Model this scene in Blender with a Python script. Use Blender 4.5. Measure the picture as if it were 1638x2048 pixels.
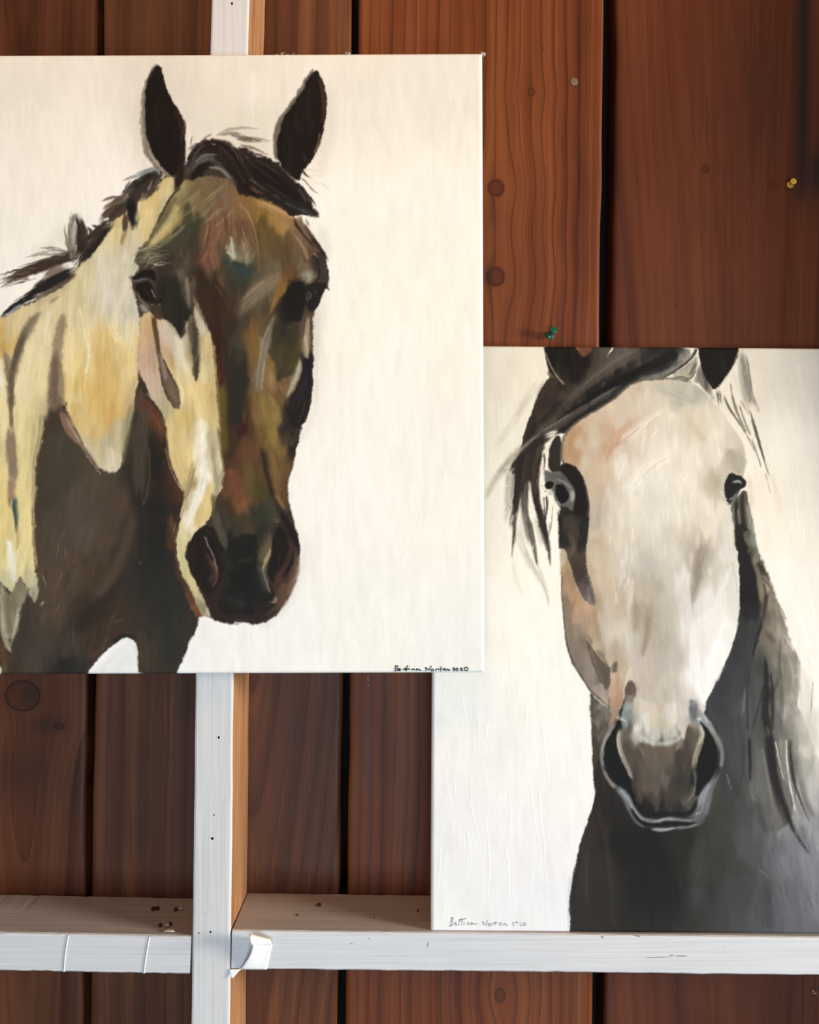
import bpy, bmesh, math, random
import numpy as np
from mathutils import Vector, Matrix

for o in list(bpy.data.objects): bpy.data.objects.remove(o, do_unlink=True)
scene = bpy.context.scene
COL = scene.collection

# ---------------------------------------------------------------- camera, light, exposure
FPX, DIST, ZC = 1790.0, 0.895, 1.45          # focal length in photo pixels, metres to the stud face, eye height
cam_d = bpy.data.cameras.new('camera'); cam = bpy.data.objects.new('camera', cam_d); COL.objects.link(cam)
cam_d.sensor_fit = 'HORIZONTAL'; cam_d.sensor_width = 36.0; cam_d.lens = 36.0 * FPX / 1638.0
cam_d.clip_start = .02
cam.location = (0, -DIST, ZC); cam.rotation_euler = (math.radians(90), 0, 0)
scene.camera = cam

world = bpy.data.worlds.new('world'); scene.world = world; world.use_nodes = True
bg = world.node_tree.nodes['Background']
bg.inputs[0].default_value = (.95, .93, .92, 1); bg.inputs[1].default_value = .13

def area(name, loc, target, sx, sy, power, col):
    d = bpy.data.lights.new(name, 'AREA'); d.shape = 'RECTANGLE'; d.size = sx; d.size_y = sy
    d.energy = power; d.color = col
    o = bpy.data.objects.new(name, d); COL.objects.link(o); o.location = loc
    o.rotation_euler = (Vector(target) - Vector(loc)).to_track_quat('-Z', 'Y').to_euler()
    return o
# daylight from a wide opening on the right, a lower cool doorway behind the camera, a warm bulb high up
area('window_daylight', (3.5, -1.25, ZC + .28), (0, .05, ZC + .1), .95, .85, 182, (1.0, .87, .68))
area('doorway_daylight', (.30, -2.6, ZC - .80), (0, 0, ZC - .3), 1.5, 1.2, 44, (.70, .86, 1.0))
area('ceiling_lamp', (-.25, -.75, ZC + 1.15), (-.1, .05, ZC + .5), .7, .5, 4.5, (1.0, .50, .19))

scene.view_settings.view_transform = 'Standard'; scene.view_settings.look = 'None'
scene.view_settings.gamma = 1.0; scene.view_settings.use_curve_mapping = False
scene.view_settings.exposure = 0.19

# ---------------------------------------------------------------- helpers
def at(px, py, y=0.0):
    """point at depth y (metres behind the stud face) seen at a photo pixel"""
    d = DIST + y
    return Vector(((px - 819.0) / FPX * d, y, ZC - (py - 1024.0) / FPX * d))

def tag(o, label=None, cat=None, group=None, kind=None):
    if label: o['label'] = label
    if cat: o['category'] = cat
    if group: o['group'] = group
    if kind: o['kind'] = kind
    return o

def empty(name, loc=(0, 0, 0)):
    o = bpy.data.objects.new(name, None); COL.objects.link(o); o.location = loc; o.empty_display_size = .05
    return o

def mesh_obj(name, verts, faces, mats, parent=None, smooth=False, fm=None):
    me = bpy.data.meshes.new(name); me.from_pydata([tuple(v) for v in verts], [], faces); me.update()
    for m in (mats if isinstance(mats, (list, tuple)) else [mats]): me.materials.append(m)
    if fm is not None: me.polygons.foreach_set('material_index', fm)
    if smooth: me.polygons.foreach_set('use_smooth', [True] * len(me.polygons))
    o = bpy.data.objects.new(name, me); COL.objects.link(o)
    if parent: o.parent = parent
    return o

def np_mesh(name, V, Q, mat, parent=None, attrs=None, cols=None, smooth=True):
    """large quad mesh from arrays, with point attributes"""
    me = bpy.data.meshes.new(name)
    nv, nq = len(V), len(Q)
    me.vertices.add(nv); me.vertices.foreach_set('co', np.ascontiguousarray(V, np.float32).ravel())
    me.loops.add(nq * 4); me.loops.foreach_set('vertex_index', np.ascontiguousarray(Q, np.int32).ravel())
    me.polygons.add(nq); me.polygons.foreach_set('loop_start', np.arange(0, nq * 4, 4, dtype=np.int32))
    me.polygons.foreach_set('use_smooth', np.full(nq, smooth))
    me.update(calc_edges=True)
    for k, a in (attrs or {}).items():
        at_ = me.attributes.new(k, 'FLOAT', 'POINT'); at_.data.foreach_set('value', np.ascontiguousarray(a, np.float32).ravel())
    if cols is not None:
        at_ = me.attributes.new('paint', 'FLOAT_COLOR', 'POINT')
        at_.data.foreach_set('color', np.concatenate([cols, np.ones((nv, 1), np.float32)], 1).astype(np.float32).ravel())
    me.materials.append(mat)
    o = bpy.data.objects.new(name, me); COL.objects.link(o)
    if parent: o.parent = parent
    return o

def grid_quads(nr, nc):
    i = np.arange(nr * nc).reshape(nr, nc)
    return np.stack([i[:-1, :-1], i[1:, :-1], i[1:, 1:], i[:-1, 1:]], -1).reshape(-1, 4)

def lin(c):
    c = np.asarray(c, np.float32)
    return np.where(c <= .04045, c / 12.92, ((c + .055) / 1.055) ** 2.4)

class NB:
    """small node-tree builder"""
    def __init__(s, name):
        s.m = bpy.data.materials.new(name); s.m.use_nodes = True
        s.t = s.m.node_tree; s.b = s.t.nodes['Principled BSDF']
    def n(s, kind, **kw):
        x = s.t.nodes.new(kind)
        for k, v in kw.items():
            if k.startswith('i_'):
                key = k[2:]; key = int(key) if key.isdigit() else key.replace('_', ' ')
                if hasattr(v, 'is_linked') or isinstance(v, bpy.types.NodeSocket): s.t.links.new(v, x.inputs[key])
                else: x.inputs[key].default_value = v
            else: setattr(x, k, v)
        return x
    def math(s, op, a, b=None, c=None, clamp=False):
        x = s.t.nodes.new('ShaderNodeMath'); x.operation = op; x.use_clamp = clamp
        for i, v in enumerate((a, b, c)):
            if v is None: continue
            if isinstance(v, bpy.types.NodeSocket): s.t.links.new(v, x.inputs[i])
            else: x.inputs[i].default_value = v
        return x.outputs[0]
    def vec(s, x, y, z):
        c = s.t.nodes.new('ShaderNodeCombineXYZ')
        for i, v in enumerate((x, y, z)):
            if isinstance(v, bpy.types.NodeSocket): s.t.links.new(v, c.inputs[i])
            else: c.inputs[i].default_value = v
        return c.outputs[0]
    def noise(s, v, scale=1., detail=3., rough=.55, dist=0.):
        return s.n('ShaderNodeTexNoise', i_Vector=v, i_Scale=scale, i_Detail=detail, i_Roughness=rough, i_Distortion=dist).outputs['Fac']
    def ramp(s, f, stops):
        r = s.n('ShaderNodeValToRGB', i_Fac=f)
        e = r.color_ramp.elements
        while len(e) < len(stops): e.new(.5)
        for k, (p, c) in enumerate(stops):
            e[k].position = p; e[k].color = tuple(c) + (1,) if len(c) == 3 else c
        return r.outputs[0]
    def mix(s, f, a, b, mode='MIX'):
        x = s.t.nodes.new('ShaderNodeMix'); x.data_type = 'RGBA'; x.blend_type = mode
        for i, v in ((0, f), (6, a), (7, b)):
            if isinstance(v, bpy.types.NodeSocket): s.t.links.new(v, x.inputs[i])
            else: x.inputs[i].default_value = v if i == 0 else tuple(v) + (1,) if len(v) == 3 else v
        return x.outputs[2]
    def attr(s, name): return s.n('ShaderNodeAttribute', attribute_name=name)
    def pos(s):
        x = s.n('ShaderNodeSeparateXYZ', i_0=s.n('ShaderNodeTexCoord').outputs['Object'])
        return x.outputs[0], x.outputs[1], x.outputs[2]
    def out(s, col=None, rough=None, bump=None, bs=.1, bd=.001, spec=None):
        def put(k, v):
            if v is None: return
            if isinstance(v, bpy.types.NodeSocket): s.t.links.new(v, s.b.inputs[k])
            else: s.b.inputs[k].default_value = (tuple(v) + (1,)) if isinstance(v, (tuple, list)) and len(v) == 3 else v
        put('Base Color', col); put('Roughness', rough); put('Specular IOR Level', spec)
        if bump is not None:
            b = s.n('ShaderNodeBump', i_Height=bump, i_Strength=bs, i_Distance=bd)
            s.t.links.new(b.outputs[0], s.b.inputs['Normal'])
        return s.m
# ---------------------------------------------------------------- brush engine
# The two pictures are painted stroke by stroke into a colour field (numpy), which
# becomes the colour attribute of each canvas mesh.  Nothing is loaded from disk.
NT = 256
_rng = np.random.RandomState(7)
_tiles = [_rng.rand(NT, NT).astype(np.float32) for _ in range(6)]

def vn(a, b, k=0):
    """periodic value noise, bilinear with smooth weights"""
    t = _tiles[k % 6]
    ia = np.floor(a); ib = np.floor(b)
    fa = (a - ia).astype(np.float32); fb = (b - ib).astype(np.float32)
    ia = ia.astype(np.int32) % NT; ib = ib.astype(np.int32) % NT
    ja = (ia + 1) % NT; jb = (ib + 1) % NT
    fa = fa * fa * (3 - 2 * fa); fb = fb * fb * (3 - 2 * fb)
    return (t[ia, ib] * (1 - fa) + t[ja, ib] * fa) * (1 - fb) + (t[ia, jb] * (1 - fa) + t[ja, jb] * fa) * fb

def hexc(h):
    return np.array([int(h[i:i + 2], 16) for i in (0, 2, 4)], np.float32) / 255.0

def pts_of(s, org=None):
    """'x,y x,y' in the coordinates of a 4x enlarged detail with its corner at org"""
    p = np.array([[float(v) for v in q.split(',')] for q in s.split()], np.float32)
    if org is not None:
        p[:, :2] = p[:, :2] / 3.995 + np.array(org, np.float32)
        if p.shape[1] > 2:
            p[:, 2] = p[:, 2] / 3.995
    return p

def chaikin(p, n, closed):
    for _ in range(n):
        if closed:
            q = np.roll(p, -1, 0)
            p = np.stack([p * .75 + q * .25, p * .25 + q * .75], 1).reshape(-1, p.shape[1])
        else:
            q = p[1:]; r = p[:-1]
            m = np.stack([r * .75 + q * .25, r * .25 + q * .75], 1).reshape(-1, p.shape[1])
            p = np.concatenate([p[:1], m, p[-1:]])
    return p

class Picture:
    def __init__(s, x0, y0, x1, y1, base):
        s.x0, s.y0 = x0, y0
        s.w, s.h = int(x1 - x0), int(y1 - y0)
        s.im = np.empty((s.h, s.w, 3), np.float32); s.im[:] = hexc(base)
        s.ht = np.zeros((s.h, s.w), np.float32)          # thickness of the paint
        s.org = (0, 0); s.seed = 0

    def tile(s, x, y): s.org = (x, y)

    def _box(s, p, pad):
        ax = max(0, int(p[:, 0].min() - s.x0 - pad)); bx = min(s.w, int(p[:, 0].max() - s.x0 + pad) + 1)
        ay = max(0, int(p[:, 1].min() - s.y0 - pad)); by = min(s.h, int(p[:, 1].max() - s.y0 + pad) + 1)
        if ax >= bx or ay >= by: return None
        Y, X = np.mgrid[ay:by, ax:bx].astype(np.float32)
        return ax, bx, ay, by, X + s.x0 + .5, Y + s.y0 + .5

    def _lay(s, b, al, col, tex, ang, X, Y, thick=0.):
        ax, bx, ay, by = b
        if tex:
            c, sn = math.cos(math.radians(ang)), math.sin(math.radians(ang))
            u = X * c + Y * sn; v = -X * sn + Y * c
            k = s.seed
            n = vn(u / 34. + k * 7.3, v / 3.2 + k * 3.1, k) * .28 + vn(u / 11. + k, v / 1.6, k + 1) * .22 + vn(u / 50., v / 13., k + 2) * .5
            col = col * (1 + tex * (2 * n - 1))[..., None]
            al = np.clip(al * (1 + .6 * tex * (2 * n - 1)), 0, 1)
        im = s.im[ay:by, ax:bx]
        im += (col - im) * al[..., None]
        if thick:
            s.ht[ay:by, ax:bx] += al * thick

    def F(s, col, pts, soft=1.6, rough=2., op=1., tex=.10, ang=85., sm=2, grad=None, gp=2.2, px=False, dry=0.):
        """flat of paint with a painterly edge; grad = 'x,y,hex ...' blends colours inside it"""
        s.seed += 1
        k = s.seed
        o = None if px else s.org
        p = chaikin(pts_of(pts, o), sm, True) if sm else pts_of(pts, o)
        b = s._box(p, soft * 1.2 + rough + 2)
        if b is None: return
        ax, bx, ay, by, X, Y = b
        wx, wy = X, Y
        if rough:
            wx = X + rough * (2 * vn(X / 9. + k, Y / 13., k) - 1) + rough * .6 * (2 * vn(X / 3., Y / 4. + k, k + 1) - 1)
            wy = Y + rough * (2 * vn(X / 9., Y / 13. + k, k + 2) - 1) + rough * .6 * (2 * vn(X / 3. + k, Y / 4., k + 3) - 1)
        d2 = np.full(X.shape, 1e9, np.float32); ins = np.zeros(X.shape, bool)
        q = np.roll(p, -1, 0)
        lim = soft * 1.2 + 1
        for (xa, ya), (xb, yb) in zip(p, q):
            dx, dy = xb - xa, yb - ya
            L = dx * dx + dy * dy
            if L < 1e-9: continue
            if ya != yb:
                r0 = max(0, int(min(ya, yb) - s.y0 - ay - rough * 2 - 3)); r1 = min(X.shape[0], int(max(ya, yb) - s.y0 - ay + rough * 2 + 4))
                if r1 > r0:
                    sx, sy = wx[r0:r1], wy[r0:r1]
                    ins[r0:r1] ^= ((ya > sy) != (yb > sy)) & (sx < dx * (sy - ya) / dy + xa)
            r0 = max(0, int(min(ya, yb) - s.y0 - ay - rough * 2 - lim - 2)); r1 = min(X.shape[0], int(max(ya, yb) - s.y0 - ay + rough * 2 + lim + 3))
            c0 = max(0, int(min(xa, xb) - s.x0 - ax - rough * 2 - lim - 2)); c1 = min(X.shape[1], int(max(xa, xb) - s.x0 - ax + rough * 2 + lim + 3))
            if r1 <= r0 or c1 <= c0: continue
            sx, sy = wx[r0:r1, c0:c1] - xa, wy[r0:r1, c0:c1] - ya
            t = np.clip((sx * dx + sy * dy) / L, 0, 1)
            np.minimum(d2[r0:r1, c0:c1], (sx - t * dx) ** 2 + (sy - t * dy) ** 2, out=d2[r0:r1, c0:c1])
        sd = np.sqrt(d2); sd = np.where(ins, -sd, sd)
        a = np.clip((soft - sd) / (2 * soft), 0, 1); a = a * a * (3 - 2 * a) * op
        if dry:
            c, sn = math.cos(math.radians(ang)), math.sin(math.radians(ang))
            u = X * c + Y * sn; v = -X * sn + Y * c
            n = vn(u / 30. + k, v / 2.2, k) * .6 + vn(u / 7., v / 1.3 + k, k + 1) * .4
            a = a * np.clip((n - dry * .75) / .22 + .5, 0, 1)
        if grad:
            acc = np.zeros(X.shape + (3,), np.float32); ws = np.zeros(X.shape, np.float32)
            gx = X + 10 * (2 * vn(X / 14. + k, Y / 40., k + 1) - 1); gy = Y + 16 * (2 * vn(X / 9., Y / 34. + k, k + 3) - 1)
            for g in grad.split():
                x, y, h = g.split(',')
                x, y = float(x), float(y)
                if not px: x, y = x / 3.995 + s.org[0], y / 3.995 + s.org[1]
                w = 1. / ((gx - x) ** 2 * 1.6 + (gy - y) ** 2 + 20.) ** (gp * .75)
                ws += w; acc += w[..., None] * hexc(h)
            colr = acc / ws[..., None]
        else:
            colr = np.broadcast_to(hexc(col), X.shape + (3,))
        s._lay((ax, bx, ay, by), a, colr, tex, ang, X, Y)

    def S(s, col, pts, op=1., soft=1.0, dry=.15, tex=.12, px=False, sm=2, thick=0., w=None):
        """brush stroke; pts 'x,y,width ...' (full width), bristles run along the stroke"""
        s.seed += 1
        k = s.seed
        p = pts_of(pts, None if px else s.org)
        if p.shape[1] == 2:
            ww = w if px else w / 3.995
            p = np.concatenate([p, np.full((len(p), 1), ww, np.float32)], 1)
        p = chaikin(p, sm, False)
        pad = p[:, 2].max() * .5 + soft * 2 + 3
        b = s._box(p, pad)
        if b is None: return
        ax, bx, ay, by, X, Y = b
        best = np.full(X.shape, 1e6, np.float32); sl = np.zeros(X.shape, np.float32); vl = np.zeros(X.shape, np.float32)
        arc = 0.
        for (xa, ya, wa), (xb, yb, wb) in zip(p[:-1], p[1:]):
            dx, dy = xb - xa, yb - ya
            L = math.hypot(dx, dy)
            if L < 1e-4: continue
            m = max(wa, wb) * .5 + soft * 2 + 2
            c0 = max(0, int(min(xa, xb) - m - s.x0) - ax); c1 = min(X.shape[1], int(max(xa, xb) + m - s.x0) + 2 - ax)
            r0 = max(0, int(min(ya, yb) - m - s.y0) - ay); r1 = min(X.shape[0], int(max(ya, yb) + m - s.y0) + 2 - ay)
            if c1 <= c0 or r1 <= r0: arc += L; continue
            x = X[r0:r1, c0:c1] - xa; y = Y[r0:r1, c0:c1] - ya
            t = np.clip((x * dx + y * dy) / (L * L), 0, 1)
            v = (x * dy - y * dx) / L
            d = np.sqrt((x - t * dx) ** 2 + (y - t * dy) ** 2) - (wa + (wb - wa) * t) * .5
            bb = best[r0:r1, c0:c1]; better = d < bb
            bb[better] = d[better]
            sl[r0:r1, c0:c1][better] = (arc + t * L)[better]
            vl[r0:r1, c0:c1][better] = v[better]
            arc += L
        n = vn(sl / 26. + k * 3.7, vl / 1.9 + k * 5.1 + 99, k) * .6 + vn(sl / 8. + k, vl / 1.1 + 50 + k, k + 1) * .4
        wm = p[:, 2].max()
        soft = max(soft, .05 * wm)
        # bristles lift off raggedly at both ends of the stroke
        fl = min(.9 * wm + 2., .3 * arc + 1.)
        end = np.minimum(sl, arc - sl) / fl + (n - .5) * 1.1
        e = best + (n - .5) * 2.2
        a = np.clip((soft - e) / (2 * soft), 0, 1); a = a * a * (3 - 2 * a) * op
        a = a * np.clip(end * 1.1 + .25, 0, 1)
        if dry:
            f = np.clip(sl / max(arc, 1), 0, 1)
            a = a * np.clip((n - dry * (.35 + .65 * f)) / .2 + .35, 0, 1)
        colr = hexc(col) * (1 + tex * (2 * n - 1))[..., None]
        im = s.im[ay:by, ax:bx]
        im += (colr - im) * a[..., None]
        if thick: s.ht[ay:by, ax:bx] += a * thick * n

    def H(s, col, pts, n=6, spread=10., w=3., op=.8, dry=.25, seed=0, jit=.12, px=False, soft=.9):
        """lock of hair: n thin strokes along one path, fanning out to its end"""
        r = np.random.RandomState(seed + 13)
        p = pts_of(pts, None if px else s.org)[:, :2]
        k = 1. if px else 1 / 3.995
        base = hexc(col)
        for i in range(n):
            o = (i + .5) / n - .5 + r.uniform(-.5, .5) / n
            m = len(p); out = []
            for j in range(m):
                a = p[max(j - 1, 0)]; b = p[min(j + 1, m - 1)]
                d = b - a; d = d / (np.hypot(*d) + 1e-6)
                f = j / (m - 1)
                off = o * spread * k * (.45 + .75 * f) + r.uniform(-jit, jit) * spread * k * .5
                q = p[j] + np.array([-d[1], d[0]]) * off
                wd = w * k * (1. - .75 * f) * r.uniform(.6, 1.2)
                out.append('%.1f,%.1f,%.2f' % (q[0], q[1], max(wd, .8)))
            c = np.clip(base * r.uniform(.75, 1.3), 0, 1)
            hx = '%02x%02x%02x' % tuple(int(v * 255) for v in c)
            s.S(hx, ' '.join(out), op=op * r.uniform(.7, 1), soft=soft, dry=dry, px=True)

    def finish(s, sat=.86, wp=.6, gam=1.0, toe=.3):
        """paint drags over the weave: ragged micro edges, pigments a little greyed"""
        Y, X = np.mgrid[0:s.h, 0:s.w].astype(np.float32)
        dx = wp * 1.5 * (2 * vn(X / 5., Y / 9., 1) - 1) + wp * .9 * (2 * vn(X / 1.9, Y / 1.9, 3) - 1)
        dy = wp * 1.8 * (2 * vn(X / 6., Y / 8., 2) - 1) + wp * .9 * (2 * vn(X / 1.9, Y / 1.9, 4) - 1)
        fx = np.clip(X + dx, 0, s.w - 1.001); fy = np.clip(Y + dy, 0, s.h - 1.001)
        ix = fx.astype(np.int32); iy = fy.astype(np.int32); ax = (fx - ix)[..., None]; ay = (fy - iy)[..., None]
        A = s.im
        B = (A[iy, ix] * (1 - ax) + A[iy, ix + 1] * ax) * (1 - ay) + (A[iy + 1, ix] * (1 - ax) + A[iy + 1, ix + 1] * ax) * ay
        B = B * (1 + .03 * (vn(X / 1.6, Y / 1.6, 5) - .5) + .015 * (vn(X / 14., Y / 40., 0) - .5))[..., None]
        L = (B * np.array([.3, .59, .11], np.float32)).sum(-1, keepdims=True)
        B = np.clip(L + (B - L) * sat, 0, 1) ** gam
        s.im = B * (1 - toe * np.exp(-B / .18))
        return s
# ---------------------------------------------------------------- first picture: the bay horse
def paint_bay():
    P = Picture(-75, 100, 976, 1352, 'efeadf')
    F, S, H, T = P.F, P.S, P.H, P.tile
    r = np.random.RandomState(3)
    # ground: scrubbed off-white, a little grey round the ears, brush drags
    F('', '-90,90 990,90 990,1360 -90,1360', px=1, sm=0, rough=0, tex=.025, ang=88, grad='60,140,e6e0d2 480,160,e4decf 480,260,dfd8c8 330,200,dcd5c6 700,200,e6e0d2 900,160,e4dfd2 100,300,efe9dc 200,380,f3eee4 700,420,f3eee2 880,420,f1ebdf 760,700,f4eee2 900,800,f0eade 700,1000,f5efe6 860,1060,f1ebe1 520,1290,f2eee9 760,1250,f0ece4 900,1300,ebe8e2 230,1320,eeeeec 20,500,f4eee4 20,560,f6f1e8')
    P.im = np.minimum(P.im + np.array([.014, .019, .020], np.float32), .985)
    for i in range(110):
        x, y = r.uniform(-60, 960), r.uniform(120, 1330); L = r.uniform(40, 150)
        S(['f8f4ec', 'e9e3d6', 'f4efe4', 'e6e1d6'][i % 4], '%d,%d,%d %d,%d,%d' % (x, y, r.uniform(4, 16), x + r.uniform(-10, 10), y + L, r.uniform(3, 12)), px=1, op=.28, dry=.45, soft=3, tex=.02, thick=.5)
    # soft grey smudges hugging the outline
    for q in ('290,180,26 275,260,26 290,350,24 320,380,20', '655,170,24 660,250,26 640,340,24 620,360,20', '160,440,40 120,490,46 60,530,40', '640,450,24 660,520,20', '470,260,40 520,290,30', '635,620,14 634,800,14 606,880,14', '605,1060,14 612,1110,16 580,1210,16 520,1258,14'):
        S('cfc8ba', q, px=1, op=.28, soft=12, dry=0, tex=.03)
    # ---------------- body
    F('4a3c2e', '-90,640 0,640 40,612 95,590 137,563 160,520 215,450 250,415 300,380 330,350 350,340 380,325 430,330 500,350 560,400 588,432 610,455 632,487 650,515 656,550 657,567 645,590 635,610 625,627 624,655 625,688 625,725 624,775 620,813 612,837 600,853 598,875 590,910 578,950 573,980 578,1005 585,1040 595,1070 600,1095 598,1123 590,1155 578,1188 560,1223 538,1240 515,1247 490,1245 470,1247 445,1246 423,1236 402,1230 396,1242 390,1262 372,1302 356,1336 352,1352 276,1354 275,1300 270,1283 255,1273 225,1290 195,1320 178,1343 172,1360 4,1360 -2,1325 -90,1300', px=1, sm=1, rough=2.2, soft=2.2, ang=100,
      grad='100,830,4c4032 120,900,51473a 90,1000,4d4234 130,950,4e4537 160,1000,5b4f41 170,1060,5c5244 110,1050,564a3b 200,960,5a4a3b 235,1010,5b483a 215,1080,5b493a 150,1150,594838 100,1160,5e4c3c 130,1100,5d4b3e 190,1150,53412f 110,1220,5b4a3a 60,1260,52473b 60,1310,4d463d 130,1290,4a4036 170,1220,44352a 220,1210,453629 250,1100,40332a 290,950,342e26 265,870,4c4234 290,880,38302a 300,1000,2f2d26 300,1080,302c25 290,1150,33302a 330,1080,302c25 340,940,3b2a22 350,980,49301f 330,1160,33322c 340,1230,32322b 290,1260,3c372d 300,1310,433c2f 340,1290,36352e 370,1260,3d352b 130,1335,33302c 230,1260,4a382c 200,1290,4c392c 20,1320,4c3b2b')
    T(0, 1000)
    # broad darker passages on the chest
    S('3b2f27', '950,560,60 860,800,120 700,930,140 560,1040,120', op=.75, soft=10, dry=.1)
    S('5e4c3d', '1060,120,60 1000,380,90 900,620,80 760,780,70', op=.8, soft=8, dry=.1)
    S('5c4a3b', '640,560,120 560,760,120 420,900,80', op=.6, soft=8)
    S('32302a', '1180,300,160 1240,600,190 1300,880,160 1200,1010,90', op=.6, soft=12, dry=.05)
    S('2f2f2a', '480,1320,100 620,1330,110', op=.6, soft=8)
    S('4e4132', '1110,1020,60 1150,1180,90 1150,1380,90', op=.8, soft=4, dry=.1)
    S('463a2e', '1230,1040,50 1280,1220,60 1250,1380,60', op=.5, soft=5)
    S('5a4738', '900,980,30 1010,950,18', op=.6, dry=.3)
    S('3a2c23', '560,1060,70 900,870,80', op=.4, soft=10)
    S('2c2722', '880,1160,26 960,1090,34 1010,1080,30 1070,1100,20', op=.8, soft=3)
    S('574334', '700,1270,50 830,1180,30 930,1130,14', op=.8, soft=3)
    for i in range(34):
        x, y = r.uniform(330, 1000), r.uniform(200, 1150)
        S(['6a5847', '3f342a', '5d4d3e', '4a3d32'][i % 4], '%d,%d,%d %d,%d,%d' % (x, y, r.uniform(14, 40), x - r.uniform(20, 90), y + r.uniform(90, 220), r.uniform(4, 16)), op=.35, soft=2, dry=.4)
    for q in ('470,360,14 450,470,8', '520,380,10 530,460,14', '600,470,12 580,500,6', '470,830,16 430,960,5', '500,560,12 450,720,6', '1120,490,8 1124,520,8'):
        S('8d7059', q, op=.55, dry=.4)
    S('8f8a74', '586,960,3 582,1180,3', op=.5, dry=.3)
    # white gap between the legs
    F('efeeec', '705,1400 712,1365 770,1290 860,1195 960,1125 1022,1090 1075,1125 1096,1190 1103,1290 1107,1400', soft=1.4, rough=1.2, tex=.03, ang=130)
    S('fbfbf9', '760,1340,40 900,1200,50 1010,1120,20', op=.7, soft=4, dry=.3)
    S('d5d5d3', '1080,1160,8 1098,1280,8 1104,1380,6', op=.7)
    S('fafaf7', '705,1375,6 770,1300,5 850,1215,4', op=.8, dry=.2)
    # ---------------- neck: cream and ochre
    F('', '-90,665 0,640 40,613 95,592 137,565 155,534 190,504 208,470 218,450 230,432 250,418 270,405 300,395 318,362 345,350 352,372 364,376 362,410 345,458 315,492 290,505 283,518 270,548 263,565 272,598 282,650 282,700 279,745 275,775 268,806 263,838 250,878 247,910 240,938 225,951 200,938 180,908 163,880 148,858 135,825 128,797 112,790 98,800 93,828 85,875 75,915 70,965 70,1040 68,1090 70,1135 78,1165 55,1182 48,1165 39,1150 33,1168 24,1192 8,1170 0,1163 -90,1160', px=1, sm=1, rough=3, soft=2.6, ang=95, tex=.09, gp=2.4,
      grad='10,665,dfc07a 4,690,d8ae58 30,650,dcc994 75,690,e3d5a6 60,740,e8d8a0 90,760,e4d29c 100,620,d8c996 150,575,d8ca96 175,540,d9cda0 200,520,d8cea8 212,555,d9d1b8 220,585,dad3bc 222,625,d8d0b4 180,640,e2d5a8 150,640,dfcf9c 140,690,e4cd90 165,730,e7cd84 160,770,e4c474 210,680,e4c47a 215,720,dfb462 215,780,dcaf58 240,690,e8d090 255,650,e0d4ae 270,720,e6ca84 265,770,dcc083 190,800,dfba68 225,830,dcb05c 150,800,e8cf8c 145,830,e2c278 240,470,dccb90 262,480,d2c9a4 245,440,d6c184 285,430,dec88a 300,405,d8be74 325,405,cabd90 345,430,d2bd80 330,470,dcc27a 305,480,dcc583 283,505,c6c1a6 266,545,ccc7b2 252,520,d6cfb4 250,580,d9d2ba 270,620,d2cebc 215,880,c6ba90 222,930,d2c7a6 200,860,d6b76c 175,850,e1c27c 245,860,c9b78a 50,830,e6d596 45,900,ead894 55,960,ecd893 50,1040,ecd88e 30,1120,eedf9c 60,1110,ebd78f 20,1170,cfc593 60,1170,cfc592 5,1000,e6cc80 5,850,e9d69a 10,1080,ead184 20,780,e9dca6 85,820,d9c890')
    T(0, 400)
    # streaks of the neck
    S('dbd6c4', '840,420,90 830,560,110 850,720,90 900,860,60', op=.5, soft=12, dry=.05)
    S('e0c474', '830,940,50 860,1120,110 880,1400,130 840,1638,120', op=.55, soft=12)
    S('dab064', '800,1250,60 810,1450,110 780,1638,130', op=.6, soft=12)
    S('e9d9a2', '640,880,60 680,1050,60 710,1200,50', op=.8, soft=6)
    S('f1e8c4', '700,1130,16 715,1250,26 690,1380,18', op=.85, soft=3)
    S('f0e0ab', '890,980,60 920,1080,60 980,1130,50', op=.8, soft=6)
    S('dcae58', '660,1400,20 655,1500,14 670,1620,16', op=.7, soft=2)
    S('efdca2', '570,1000,60 560,1200,90 570,1450,90', op=.55, soft=10)
    S('e7cf90', '1080,950,40 1060,1200,60 1020,1450,60', op=.6, soft=8)
    S('d8c8a0', '1100,960,10 1085,1200,14 1075,1420,12', op=.6)
    S('bfb083', '1080,1420,14 1060,1520,24 1010,1638,40', op=.7, soft=4)
    S('cfae7a', '520,900,30 490,1000,70 460,1100,60 450,1180,40', op=.8, soft=5)
    S('b38f5c', '460,1050,20 440,1120,34 420,1180,26', op=.7, soft=3)
    S('9a8263', '450,1170,30 440,1300,76 420,1480,90 440,1638,110', op=.85, soft=5, dry=.12)
    S('7f6753', '440,1250,30 430,1450,50 410,1638,60', op=.7, soft=5, dry=.3)
    S('a8855f', '480,1270,14 495,1450,30 505,1638,20', op=.6, dry=.3)
    S('c9bb90', '400,820,40 470,760,50', op=.6, soft=6)
    S('8f8566', '390,830,14 440,790,20 480,770,8', op=.6, dry=.2)
    S('b3a680', '310,900,40 240,980,70 190,1100,60', op=.8, soft=5)
    S('8a7b63', '290,920,30 200,1040,70 140,1200,60 100,1350,40', op=.85, soft=4, dry=.2)
    S('67594a', '190,1090,30 130,1240,44 95,1380,36', op=.8, soft=3, dry=.25)
    S('8b7a58', '30,1210,24 50,1300,26 70,1420,40 85,1560,60 80,1640,50', op=.85, soft=3, dry=.25)
    S('62543f', '90,1380,24 95,1500,30 85,1640,26', op=.7, soft=2, dry=.35)
    S('d6a94f', '0,1000,60 10,1120,40', op=.6, soft=6)
    S('eedfae', '250,1100,60 200,1300,100 170,1638,120', op=.65, soft=10)
    S('e7d6a2', '360,940,50 330,1200,90 290,1500,110', op=.6, soft=10)
    S('f2ead6', '0,1250,40 15,1500,40', op=.8, soft=5)
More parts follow.
